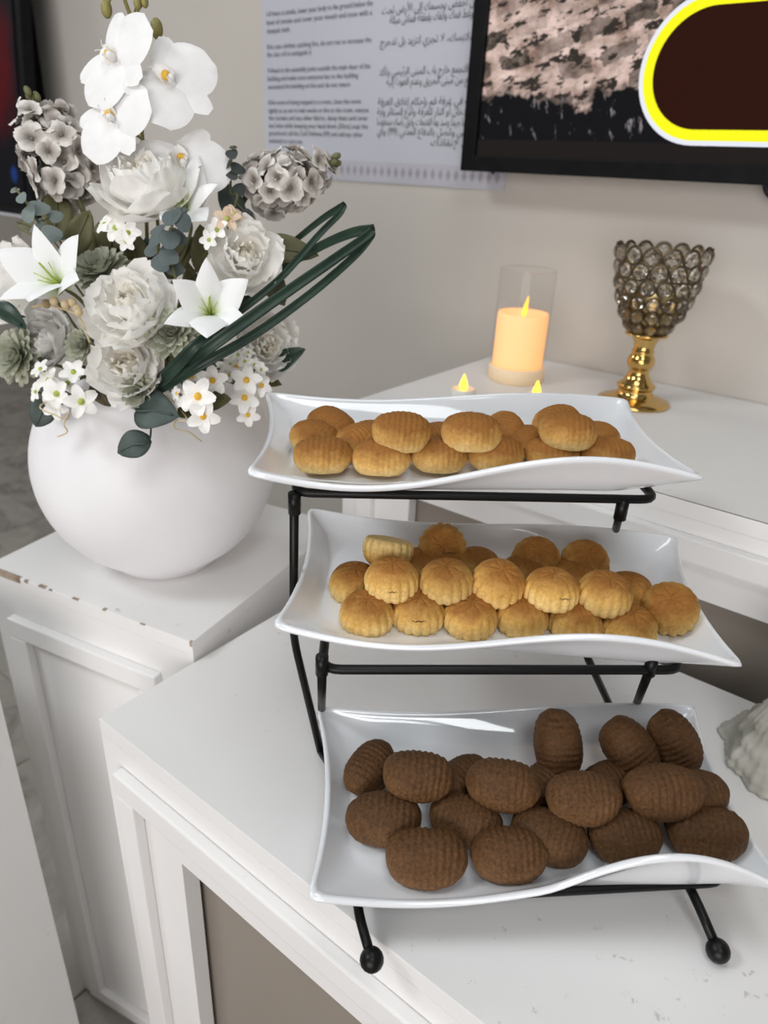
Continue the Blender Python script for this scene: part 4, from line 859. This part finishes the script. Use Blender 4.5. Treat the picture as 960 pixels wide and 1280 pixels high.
def add_crack(o, path, w):
    """a dark split in the crust: ribbon laid on the cookie's own surface"""
    M = o.matrix_world; inv = M.inverted(); bvh = BVHTree.FromPolygons([v.co for v in o.data.vertices], [tuple(q.vertices) for q in o.data.polygons])
    rt, up, bk = (Vector(a) for a in CAM_AXES); V, F = [], []
    pts = []
    for dx, dy in path:
        p0 = inv @ (M.translation + rt * dx + up * dy + bk * .08); d = (inv.to_3x3() @ -bk).normalized()
        hit = bvh.ray_cast(p0, d)
        if hit[0] is not None: pts.append((hit[0] + hit[1] * .00025, hit[1]))
    n = len(pts)
    if n < 3: return
    for i, (p, nr) in enumerate(pts):
        t = (pts[min(i + 1, n - 1)][0] - pts[max(0, i - 1)][0]).normalized(); b = t.cross(nr).normalized()
        ww = w * (.35 + .65 * abs(math.sin(i * 1.7))) * math.sin(math.pi * (i + .4) / (n - .2))
        V += [p - b * ww, p + b * ww]
    for i in range(n - 1): F.append((2 * i, 2 * i + 1, 2 * i + 3, 2 * i + 2))
    obj('crack', mesh('crack', V, F, False), MAT['crack'], o)
ZZ = lambda x0, x1, y, a=.0006, n=9: [(x0 + (x1 - x0) * i / (n - 1), y + a * math.sin(i * 2.1)) for i in range(n)]
CRACKS = {'raised pale golden cookie with an open crack': [(ZZ(-.006, .009, .003), .0007)],
 'golden cookie with cracked star top': [(ZZ(-.001, .012, -.005), .0006), ([(-.009, .009), (-.006, .006), (-.004, .002), (-.002, 0), (-.001, -.005), (-.003, -.010)], .0005)],
 'second from left in the front row of the middle': [(ZZ(-.006, .005, -.007), .0006)],
 'fourth from left in the raised second row': [(ZZ(0, .012, -.007), .0004)],
 'first from left in the raised second row': [(ZZ(-.004, .004, -.010), .0005)],
 'ribbed cookie with a crack, third': [(ZZ(-.012, .018, -.008), .0005)],
 'first from left on the raised row of the bottom': [(ZZ(-.014, .014, -.012), .0004)]}
cn = 0
def put_cookies(tray, table, meshes, name, group):
    global cn
    for (loc, tilt, roll, spin, sc, kind, lab) in table:
        M = TRAYS[tray] @ Matrix.Translation(loc) @ Matrix.Rotation(math.radians(tilt), 4, 'X') @ Matrix.Rotation(math.radians(roll), 4, 'Y') @ Matrix.Rotation(math.radians(spin), 4, 'Z')
        o = obj(name, meshes[cn % len(meshes)], MAT[kind]); cn += 1
        o.matrix_world = M @ Matrix.Scale(sc, 4)
        tag(o, lab, 'cookie', group)
        for key, cl in CRACKS.items():
            if key in lab:
                for path, w in cl: add_crack(o, path, w)
put_cookies('top', COOKIES_TOP, OVALS, 'oval_cookie', 'pale golden oval cookies on the top tray')
put_cookies('middle', COOKIES_MIDDLE, DOMES, 'fluted_cookie', 'fluted round cookies on the middle tray')
put_cookies('bottom', COOKIES_BOTTOM, LOGS, 'ribbed_cookie', 'dark brown ribbed cookies on the bottom tray')

# ------------------------------------------------------------------ LED candle in a glass cylinder
ZC = 1.0465
candle = empty('led_candle', (-.524, 1.050, ZC), None, 'lit cream LED candle in a clear glass cylinder', 'candle')
lathe('candle_foot', [(0, 0), (.043, 0), (.0455, .002), (.0455, .022), (.044, .024), (.041, .024)], MAT['wax_base'], candle)
lathe('wax_body', [(.040, .023), (.0405, .028), (.0405, .104), (.039, .108), (.036, .1075), (.024, .102), (.010, .100), (0, .0995)], MAT['wax'], candle)
lathe('glass_cylinder', [(.0432, .023), (.0436, .10), (.0436, .172), (.0431, .1735), (.0424, .172)], MAT['glass'], candle, cap=False)
v, f = lathe_geo([(0, 0), (.0040, .003), (.0058, .008), (.0050, .015), (.003, .024), (.0012, .031), (0, .035)], 14)
fo = obj('flame', mesh('flame', [(x * .8 + z * .16, y * .35, z) for x, y, z in v], f), MAT['flame'], candle, (0, 0, .100))
# ------------------------------------------------------------------ tealights
for (x, y), lab in (((-.528, .893), 'small lit tealight behind the left half of the top tray'), ((-.434, .944), 'small lit tealight in front of the candle')):
    t = empty('tealight', (x, y, ZC), None, lab, 'tealight', 'tealights behind the top tray')
    lathe('cup', [(0, 0), (.0175, 0), (.0185, .002), (.0185, .014), (.0178, .015), (.0165, .0145), (.0150, .012), (0, .0115)], MAT['tealight'], t, 28)
    v, f = lathe_geo([(0, 0), (.0048, .003), (.0062, .007), (.0052, .012), (.003, .018), (.0012, .0225), (0, .025)], 14)
    obj('flame', mesh('flame', v, f), MAT['flame2'], t, (0, 0, .0115))

# ------------------------------------------------------------------ crystal goblet
gob = empty('crystal_goblet', (-.331, 1.066, ZC), None, 'gold stemmed goblet with a bowl of crystal beads', 'goblet')
lathe('stem', [(0, 0), (.052, 0), (.0535, .002), (.052, .0045), (.044, .008), (.034, .011), (.028, .014), (.0255, .018), (.0250, .022), (.0275, .025), (.0285, .0275), (.026, .030), (.021, .034), (.0165, .041), (.0145, .047),
    (.0145, .051), (.0175, .054), (.0195, .060), (.0195, .066), (.0175, .071), (.0150, .074), (.0160, .0765), (.0160, .079), (.0140, .0815), (.0155, .09), (.0185, .096), (.0200, .100), (.030, .1015), (.031, .104), (.028, .1055), (0, .1055)], MAT['gold'], gob, 56)
rows = [(.1135, .0320, 11), (.1310, .0425, 13), (.1510, .0505, 15), (.1720, .0555, 15), (.1930, .0590, 15), (.2130, .0615, 15)]
lathe('bowl_liner', [(.020, .1045), (.0285, .112), (.0385, .130), (.0455, .148), (.0478, .156), (.0470, .156), (.0445, .148), (.0375, .131), (.027, .1135), (.018, .106)], MAT['wire'], gob, 40, cap=False)
cv, cf = sphere_geo(.0088, (0, 0, 0), 10, 7, (1, 1, .55))
CR = mesh('crystal', cv, cf, False)
wv, wf_ = [], []
for i in range(16):
    a = 2 * math.pi * i / 16
ring_pts = [(math.cos(2 * math.pi * i / 16), math.sin(2 * math.pi * i / 16), 0) for i in range(17)]
def torus_geo(R, r, nu=20, nv=6):
    V, F = [], []
    for i in range(nu):
        a = 2 * math.pi * i / nu
        for k in range(nv):
            b = 2 * math.pi * k / nv; q = R + r * math.cos(b)
            V.append((q * math.cos(a), q * math.sin(a), r * math.sin(b)))
    for i in range(nu):
        for k in range(nv):
            F.append((i * nv + k, ((i + 1) % nu) * nv + k, ((i + 1) % nu) * nv + (k + 1) % nv, i * nv + (k + 1) % nv))
    return V, F
tv_, tf_ = torus_geo(.0100, .0015)
RG = mesh('bead_ring', tv_, tf_)
for k, (z, r, n) in enumerate(rows):
    pitch = 2 * math.pi * r / n; s = pitch / .0222
    nxt = rows[k + 1] if k + 1 < len(rows) else (z + .02, r + .0022, n); prv = rows[k - 1] if k else (z - .02, r - .013, n)
    sl = math.atan2(nxt[1] - prv[1], nxt[0] - prv[0])
    for i in range(n):
        a = 2 * math.pi * (i + .5 * (k % 2)) / n
        ax = Vector((math.cos(a) * math.cos(sl), math.sin(a) * math.cos(sl), -math.sin(sl)))
        q = zquat(ax); p = (r * math.cos(a), r * math.sin(a), z)
        obj('bead_ring', RG, MAT['bronze'], gob, p, q, s)
        obj('crystal', CR, MAT['crystal'], gob, p, q, s)
# ------------------------------------------------------------------ plaster figurine
fig = empty('plaster_figurine', (.004, .652, .85), None, 'pale plaster figurine with a flowing ruffled skirt at the right edge', 'figurine')
def skirt(r, z, a, k):
    w = .10 * math.sin(3 * a + 55 * z) + .05 * math.sin(7 * a - 70 * z) + .025 * math.sin(13 * a + 30 * z)
    w += .012 * math.sin(38 * a + 90 * z) + .012 * math.sin(23 * a - 40 * z); fade = max(0.2, 1 - z / .14)
    return r * (1 + w * fade), z + .004 * math.sin(5 * a + 1.3) * min(1, z / .01) * fade
lathe('skirt', [(0, 0), (.050, 0), (.0535, .003), (.053, .007), (.0495, .009), (.0505, .012), (.0475, .018), (.0405, .024), (.0425, .028), (.0400, .034), (.0330, .041), (.0345, .045), (.031, .052), (.026, .062), (.023, .074), (.021, .086), (.018, .096), (.0165, .104)], MAT['plaster'], fig, 220, skirt)
lathe('torso', [(.0165, .100), (.019, .112), (.021, .122), (.0195, .132), (.012, .138), (.0065, .141), (.0065, .147)], MAT['plaster'], fig, 32, lambda r, z, a, k: (r * (1 - .25 * abs(math.sin(a))), z))
v, f = sphere_geo(.0125, (0, 0, .158), 20, 14, (.88, .95, 1.15)); obj('head', mesh('head', [(x, y, z - .022) for x, y, z in v], f), MAT['plaster'], fig)
for s in (-1, 1):
    tube('arm', catmull([(.017 * s, 0, .128), (.027 * s, -.006, .112), (.024 * s, -.018, .100), (.006 * s, -.024, .104)], 5), .0052, MAT['plaster'], fig, 10, .75)
# ------------------------------------------------------------------ vase
VX, VY = -.717, .487
vase = empty('round_vase', (VX, VY, .875), None, 'large round matte white vase holding the flower arrangement', 'vase')
VR, VC = .1447, .135
prof = [(0, 0), (.060, 0), (.066, .0015)]
a0 = math.asin(.072 / VR)
for k in range(25):
    t = -math.pi / 2 + a0 + (math.pi - a0 - .62) * k / 24
    prof.append((VR * math.cos(t), VC + VR * math.sin(t) * .985))
rm, zm = prof[-1]
prof += [(rm - .002, zm + .003), (rm - .006, zm + .002), (rm - .008, zm - .004), (rm - .006, zm - .02)]
lathe('body', prof, MAT['vase'], vase, 72, cap=False)
mv, mf = sphere_geo(rm - .004, (0, 0, zm - .02), 30, 16, (1, 1, .55))
mv = [tuple(Vector(p) * (1 + .10 * noise.noise(Vector(p) * 60)) if p[2] > zm - .02 else p) for p in mv]
obj('moss', mesh('moss', [(x, y, min(z, zm + .05)) for x, y, z in mv], mf), MAT['moss'], vase)
MOUTH = Vector((VX, VY, .875 + zm - .01))

# ------------------------------------------------------------------ petals and leaves
def petal_geo(length, width, phi0, phi1, cup=.15, ruffle=0.0, shape=(.75, .8), seed=0, nu=6, nv=8, point=False, start=0.0):
    """petal growing from the axis: polar angle from +Z goes phi0 -> phi1 along its length"""
    rnd = random.Random(seed); ph = rnd.random() * 6
    V, F = [], []; y, z = start, 0.0; dl = length / nv
    for j in range(nv + 1):
        v = j / nv; phi = math.radians(phi0 + (phi1 - phi0) * v)
        if point: w = width / 2 * (math.sin(math.pi * min(1, v ** .75 * .98 + .02)) ** .85)
        else: w = width / 2 * min(1.0, (math.sin(math.pi * min(1, (.12 + .83 * v) ** shape[0])) ** shape[1]))
        ny, nz = -math.cos(phi), math.sin(phi)  # inward normal (towards axis/up)
        for i in range(nu + 1):
            u = -1 + 2 * i / nu
            d = cup * w * (u * u) + ruffle * v * v * (math.sin(u * 5 + ph) * .6 + math.sin(u * 9 + ph * 2) * .4) * abs(u if v < .85 else 1)
            V.append((u * w, y + ny * d, z + nz * d))
        y += math.sin(phi) * dl; z += math.cos(phi) * dl
    for j in range(nv):
        for i in range(nu):
            a = j * (nu + 1) + i; F.append((a, a + 1, a + nu + 2, a + nu + 1))
    return V, F
def rot_geo(g, ang, tilt=0.0, off=(0, 0, 0), sc=1.0):
    q = Quaternion((0, 0, 1), ang) @ Quaternion((1, 0, 0), tilt); o = Vector(off)
    return [tuple(q @ (Vector(p) * sc) + o) for p in g[0]], g[1]
CACHE = {}
def cmesh(key, fn):
    if key not in CACHE: CACHE[key] = mesh(key, *fn())
    return CACHE[key]
def stem_to(root, axis_len=.03, r=.0018, mat='stem', dest=None):
    """stem in the flower's own frame, from its back down into the vase mouth"""
    inv = (Matrix.Translation(root.location) @ root.rotation_quaternion.to_matrix().to_4x4()).inverted()
    d = dest if dest is not None else MOUTH + Vector((RND.uniform(-.03, .03), RND.uniform(-.03, .03), -.02))
    e = inv @ d; b = Vector((0, 0, -axis_len))
    tube('stem', catmull([(0, 0, -.001), b, b * .5 + e * .5 + Vector((0, 0, -.004)), e], 5), r, MAT[mat], root, 7)

def make_peony(root, R, seed, mat, core):
    L = [(6, 1.28, 1.25, 108, 14, .20, .05), (6, 1.20, 1.12, 96, -6, .22, .05), (6, 1.08, .98, 78, -16, .25, .06), (7, .94, .74, 58, -18, .28, .07), (6, .80, .58, 36, -16, .32, .08), (5, .66, .44, 14, -12, .35, .08)]
    for k, (n, ln, wd, p0, p1, cup, ruf) in enumerate(L):
        for i in range(n):
            me = cmesh('peony_petal_%d_%d' % (k, i % 3), lambda: petal_geo(ln, wd, p0, p1, cup, ruf, (.8, .55), k * 7 + i, 7, 8))
            a = 2 * math.pi * (i + .5 * (k % 2)) / n + RND.uniform(-.15, .15)
            q = Quaternion((0, 0, 1), a) @ Quaternion((1, 0, 0), math.radians(RND.uniform(-7, 7)))
            s = R * RND.uniform(.93, 1.06) * 1.12
            obj('petal', me, MAT[core if k > 3 else mat], root, (0, 0, 0), q, s)
    stem_to(root)
def make_lily(root, R, spin):
    for i in range(6):
        me = cmesh('lily_petal_%d' % (i % 2), lambda: petal_geo(1.34, .84 if i % 2 else .60, 24, 82, -.20, .012, seed=i, nu=6, nv=9, point=True))
        q = Quaternion((0, 0, 1), spin + i * math.pi / 3) @ Quaternion((1, 0, 0), math.radians(RND.uniform(-8, 8)))
        p = obj('petal', me, MAT['lily'], root, (0, 0, 0), q, R * RND.uniform(.93, 1.05))
    v, f = lathe_geo([(.01, 0), (.07, .05), (.10, .12), (.11, .18)], 14, cap=False)
    obj('throat', mesh('throat', [(x * R, y * R, z * R) for x, y, z in v], f), MAT['green_throat'], root)
    parts = []
    for i in range(6):
        a = 2 * math.pi * i / 6 + .3
        parts.append(tube_geo([(0, 0, 0), (.08 * R * math.cos(a), .08 * R * math.sin(a), .3 * R), (.2 * R * math.cos(a), .2 * R * math.sin(a), .62 * R)], .011 * R, 5))
    obj('stamens', mesh('stamens', *join(parts)), MAT['green_throat'], root)
    v, f = tube_geo(catmull([(0, 0, 0), (0, .02 * R, .35 * R), (.04 * R, .06 * R, .8 * R)], 4), .022 * R, 7)
    obj('pistil', mesh('pistil', v, f), MAT['green_throat'], root)
    stem_to(root)
def make_orchid(root, R, spin):
    sp = lambda: petal_geo(.98, .66, 72, 98, -.08, .01, (.85, .6), 3, 6, 8)
    pt = lambda: petal_geo(1.06, 1.22, 76, 100, -.10, .012, (1.05, .48), 5, 8, 9)
    for i, (a, big) in enumerate(((90, 0), (218, 0), (322, 0), (162, 1), (18, 1))):
        me = cmesh('orchid_petal_%d' % big, pt if big else sp)
        q = Quaternion((0, 0, 1), spin + math.radians(a - 90))
        obj('petal' if big else 'sepal', me, MAT['orchid'], root, (0, 0, .004 if big else 0), q, R)
    lip = []
    g = petal_geo(.42, .34, 50, 110, .35, .02, (.8, .7), 9, 6, 6)
    lip.append(rot_geo(g, math.pi, 0, (0, 0, .02), 1))
    for s in (-1, 1): lip.append(rot_geo(petal_geo(.30, .26, 25, 15, .5, .01, (.8, .7), 11, 5, 5), s * 1.75, 0, (0, 0, .03), 1))
    for s in (-1, 1): lip.append(tube_geo(catmull([(0.02 * s, -.36, .06), (.06 * s, -.46, .12), (.12 * s, -.44, .2), (.10 * s, -.36, .24)], 4), .014, 5, .5))
    v, f = join(lip); q = Quaternion((0, 0, 1), spin)
    lp = obj('lip', mesh('lip', v, f), MAT['orchid'], root, (0, 0, .002), q, R)
    v, f = sphere_geo(.095, (0, -.10, .16), 12, 8, (1, 1, 1)); obj('yellow_throat', mesh('yellow_throat', [(x, y + .0, z) for x, y, z in v], f), MAT['yellow'], lp)
    v, f = sphere_geo(.085, (0, .03, .19), 12, 8, (1, 1, 1.3)); obj('column', mesh('column', v, f), MAT['orchid'], lp)
    inv = root.rotation_quaternion.inverted()
    # short stalk back to the main stem
    e = inv @ (nearest_stem(Vector(root.location)) - Vector(root.location))
    tube('stalk', catmull([(0, 0, 0), (0, 0, -.012), e], 5), .0016, MAT['bud'], root, 7)
STEM_PTS = catmull(ORCHID_STEM, 8)
def nearest_stem(p):
    return min(STEM_PTS, key=lambda s: (s - p - Vector((0, 0, -.02))).length)
def floret_geo(seed):
    rnd = random.Random(seed); parts = []
    for i in range(4):
        g = petal_geo(.9, 1.0, 52, 105, .20 * rnd.choice((1, 1, -1)), .07, (.9, .55), seed * 5 + i, 5, 5)
        parts.append(rot_geo(g, i * math.pi / 2 + rnd.uniform(-.2, .2), rnd.uniform(-.25, .25)))
    parts.append(sphere_geo(.11, (0, 0, .06), 8, 5))
    return join(parts)
def make_hydrangea(root, R, stretch, lean):
    n = 58; k = 0
    for i in range(n):
        z = 1 - 2 * (i + .5) / n
        if z < -.75: continue
        a = i * 2.39996; r = math.sqrt(1 - z * z)
        d = Vector((r * math.cos(a), r * math.sin(a), z)); rad = R * RND.uniform(.68, 1.12)
        p = Vector((d.x * rad, d.y * rad, d.z * rad * stretch))
        me = cmesh('floret_%d' % (i % 6), lambda: floret_geo(i % 6 + 1))
        dd = (d + Vector((RND.uniform(-.4, .4), RND.uniform(-.4, .4), RND.uniform(-.2, .4)))).normalized()
        obj('floret', me, MAT['hydrangea'], root, p, zquat(dd, RND.random() * 6), R * RND.uniform(.46, .62))
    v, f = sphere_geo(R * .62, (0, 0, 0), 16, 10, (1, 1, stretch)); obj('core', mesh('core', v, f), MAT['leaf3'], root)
    for i in range(3):
        obj('tip_bud', cmesh('tip_bud', lambda: sphere_geo(.0035, (0, 0, 0), 8, 6, (1, 1, 1.5))), MAT['stem'], root, (R * .14 * math.cos(i * 2.1), R * .14 * math.sin(i * 2.1), R * (stretch * 1.12 + .08 * i)))
    tube('tip_stalk', [(0, 0, 0), (0, 0, R * stretch * 1.15)], .0016, MAT['stem'], root, 6)
    stem_to(root, R * stretch * .8, .003)
def make_chrys(root, R, seed):
    parts = []
    for k, (n, ln, p0, p1) in enumerate(((15, 1.0, 98, 70), (15, .94, 84, 55), (14, .82, 70, 42), (12, .66, 56, 26), (10, .50, 40, 10), (7, .36, 20, -5))):
        for i in range(n):
            g = petal_geo(ln, .36, p0 + RND.uniform(-8, 8), p1 + RND.uniform(-8, 8), .35, .015, (1.15, .45), i, 4, 5)
            parts.append(rot_geo(g, 2 * math.pi * (i + .5 * (k % 2)) / n + RND.uniform(-.1, .1), 0, (0, 0, .012 * k * R), R))
    tag(obj('petals', mesh('petals', *join(parts)), MAT['sage'], root), kind='stuff')
    stem_to(root, .02)
ci = 0
for kind, loc, ax, size, spin, lab, kw in FLOWERS:
    ci += 1
    if kind == 'hydrangea':
        lx, lz = kw['lean']; rt, upv = Vector(CAM_AXES[0]), Vector(CAM_AXES[1])
        q = zquat((rt * lx + upv * lz + Vector(CAM_AXES[2]) * .25).normalized(), ci)
        r = empty('hydrangea', loc, q, lab, 'flower', 'grey hydrangeas in the vase'); make_hydrangea(r, size, kw['stretch'], kw['lean'])
        continue
    sp = math.radians(spin)
    zq = Vector(ax).to_track_quat('Z', 'Y')
    r = empty(kind if kind != 'chrys' else 'chrysanthemum', loc, zq, lab, 'flower')
    if kind == 'peony':
        back = Vector(ax) * (-size * .35); r.location = Vector(loc) + back
        grey = 'greyish' in lab
        r['group'] = 'peonies in the vase'; make_peony(r, size, ci, 'petal_grey' if grey else 'petal', 'petal_grey' if grey else 'petal_core')
    elif kind == 'lily':
        r.location = Vector(loc) - Vector(ax) * size * .3; r['group'] = 'lilies in the vase'; make_lily(r, size, sp)
    elif kind == 'orchid':
        r['group'] = 'orchid blooms'; make_orchid(r, size, sp)
    else:
        r.location = Vector(loc) - Vector(ax) * size * .35; r['group'] = 'sage chrysanthemums in the vase'; make_chrys(r, size, ci)
# orchid main stem with buds
os_ = empty('orchid_spray', MOUTH, None, 'curved orchid stem with olive buds rising from the vase', 'stem')
t = tube('stalk', STEM_PTS, .0022, MAT['bud'], None, 8, .7); rel(t, os_)
for p, _, s in BUDS:
    d = s * .00042
    v, f = sphere_geo(d, (0, 0, 0), 14, 10, (.8, .8, 1.25)); o = obj('bud', mesh('bud', v, f), MAT['bud'], None, p); rel(o, os_)
    e = nearest_stem(Vector(p)); t = tube('bud_stalk', [Vector(p), (Vector(p) + e) / 2 + Vector((0, 0, .004)), e], .0012, MAT['bud'], None, 6); rel(t, os_)
# small blossoms
def blossom_geo(seed):
    parts = []
    for i in range(5):
        g = petal_geo(1.0, .70, 66, 92 + (seed * 13 + i * 29) % 25, .22, .05, (.95, .55), seed * 9 + i, 4, 5)
        parts.append(rot_geo(g, i * 2 * math.pi / 5, math.sin(seed * 3 + i) * .15))
    return join(parts)
for ki, (c, lab, bl, tone) in enumerate(CLUSTERS):
    r = empty('blossom_sprig', c, None, lab, 'flower', 'small blossom sprigs in the vase'); C0 = Vector(c)
    pm = 'peach' if tone == 2 else 'petal'; ym = 'yellow' if tone == 1 else 'green_throat'
    for i, (p, ax, s) in enumerate(bl):
        q = zquat(ax, RND.random() * 6)
        me = cmesh('blossom_%d' % (i % 4), lambda: blossom_geo(i % 4 + 1))
        b = obj('blossom', me, MAT['petal' if (tone == 2 and i % 2) else pm], r, Vector(p) - C0, q, s * 1.2)
        obj('heart', cmesh('heart', lambda: sphere_geo(.20, (0, 0, .10), 8, 6)), MAT[ym], b)
        bk = Vector(ax) * -.012
        tube('stalk', catmull([Vector(p) - C0, Vector(p) - C0 + bk, (0, 0, 0)], 4), .0009, MAT['stem'], r, 6)
    tube('stem', catmull([(0, 0, 0), (MOUTH - C0) * .5 + Vector((0, 0, .01)), MOUTH - C0 + Vector((0, 0, -.02))], 5), .0016, MAT['stem'], r, 7)
# single leaves
def leaf_mesh(L, W, fold):
    V, F = [], []; nv, nu = 10, 6
    for j in range(nv + 1):
        v = j / nv; w = W / 2 * (math.sin(math.pi * min(1, .03 + .97 * v) ** .85) ** .8) + (.0008 if j < nv else 0)
        for i in range(nu + 1):
            u = -1 + 2 * i / nu
            V.append((u * w, v * L, fold * w * abs(u) + .12 * L * math.sin(math.pi * v) - .05 * L * v))
    for j in range(nv):
        for i in range(nu):
            a = j * (nu + 1) + i; F.append((a, a + 1, a + nu + 2, a + nu + 1))
    return V, F
for b, t, w, tone, fold, lab in LEAVES:
    b, t = Vector(b), Vector(t); yv = (t - b); L = yv.length; yv.normalize()
    zv = (CAM_POS - b).normalized(); zv = (zv + Vector((0, 0, .35))).normalized(); xv = yv.cross(zv).normalized(); zv = xv.cross(yv)
    q = Matrix((xv, yv, zv)).transposed().to_quaternion()
    r = empty('leaf', b, q, lab, 'leaf', 'single leaves in the vase')
    o = obj('blade', mesh('blade', *leaf_mesh(L, w, fold)), MAT['leaf%d' % tone], r)
    md = o.modifiers.new('thick', 'SOLIDIFY'); md.thickness = .0006
    e = q.inverted() @ (MOUTH - b)
    v, f = tube_geo(catmull([(0, L * .9, .0 + .02 * L), (0, L * .5, .10 * L), (0, 0, .001), e * .5 + Vector((0, 0, .004)), e], 4), .0010, 6)
    obj('midrib', mesh('midrib', v, f), MAT['leaf%d' % tone], r)
# eucalyptus
for lab, path, ls, tone in EUCALYPTUS:
    r = empty('eucalyptus_sprig', path[0], None, lab, 'sprig', 'eucalyptus sprigs in the vase'); C0 = Vector(path[0])
    sp = catmull([MOUTH + Vector((0, 0, -.02))] + path, 6)
    rel(tube('stem', sp, .0012, MAT['stem'], None, 7), r)
    for i, (p, ax, s) in enumerate(ls):
        me = cmesh('round_leaf', lambda: petal_geo(1.9, 1.75, 82, 100, -.1, .03, (.75, .6), 2, 6, 7))
        near = min(sp, key=lambda q: (q - Vector(p)).length)
        q = zquat(ax)
        # swing the leaf so it grows away from the stem
        d = q.inverted() @ (Vector(p) - near); ang = math.atan2(-d.x, d.y) if d.xy.length > 1e-5 else i * 2.4
        q2 = q @ Quaternion((0, 0, 1), ang)
        base = Vector(p) - (q2 @ Vector((0, s * .95, 0)))
        o = obj('round_leaf', me, MAT['euc%d' % tone], r, base - C0, q2, s)
        tube('leaf_stalk', [near - C0, (near + base) * .5 - C0, base - C0], .0007, MAT['stem'], r, 5)
# strap leaves
for si, (lab, pts, w) in enumerate(STRAPS):
    P = catmull(pts, 7); V, F = [], []; n = len(P)
    for i, p in enumerate(P):
        t = (P[min(i + 1, n - 1)] - P[max(0, i - 1)]).normalized()
        tow = (CAM_POS - p).normalized(); side = t.cross(tow).normalized(); up = side.cross(t).normalized()
        f = i / (n - 1); ww = w / 2 * (1 - .35 * f) * (.55 if i == n - 1 else 1)
        for u, dz in ((-1, 0), (-.5, -.0012), (0, -.0022), (.5, -.0012), (1, 0)):
            V.append(p + side * ww * u + up * dz)
        for u, dz in ((1, -.0009), (0, -.0032), (-1, -.0009)):
            V.append(p + side * ww * u + up * dz)
    k = 8
    for i in range(n - 1):
        for j in range(k):
            F.append((i * k + j, i * k + (j + 1) % k, (i + 1) * k + (j + 1) % k, (i + 1) * k + j))
    F.append(tuple(range(k))); F.append(tuple((n - 1) * k + j for j in range(k)))
    o = obj('strap_leaf', mesh('strap_leaf', V, F), MAT['leaf0']); tag(o, lab, 'leaf', 'strap leaves in the vase')
# berry twigs and curly tendrils
r = empty('berry_twig', BERRY_TWIGS[0][0], None, 'beige berry twig in front of the greyish peony at the left', 'twig'); C0 = Vector(BERRY_TWIGS[0][0])
for tw in BERRY_TWIGS:
    rel(tube('twig', catmull(tw, 5), .0010, MAT['berry'], None, 6), r)
    rel(obj('berry', cmesh('berry', lambda: sphere_geo(.0042, (0, 0, 0), 10, 8)), MAT['berry'], None, tw[-1]), r)
for p in BERRY_TWIGS[0][1:4]:
    rel(obj('berry', cmesh('berry', lambda: 0), MAT['berry'], None, Vector(p) + Vector((.002, -.002, .006))), r)
rel(tube('stem', [Vector(BERRY_TWIGS[0][0]), (Vector(BERRY_TWIGS[0][0]) + MOUTH) / 2, MOUTH], .0012, MAT['stem'], None, 6), r)
for pts, lab in zip(CURLS, ('thin curly tendril hanging at the left of the vase', 'thin pale curly tendril hanging at the front of the vase')):
    o = tube('tendril', catmull([MOUTH] + pts, 6), .0007, MAT['berry'], None, 6); tag(o, lab, 'tendril')
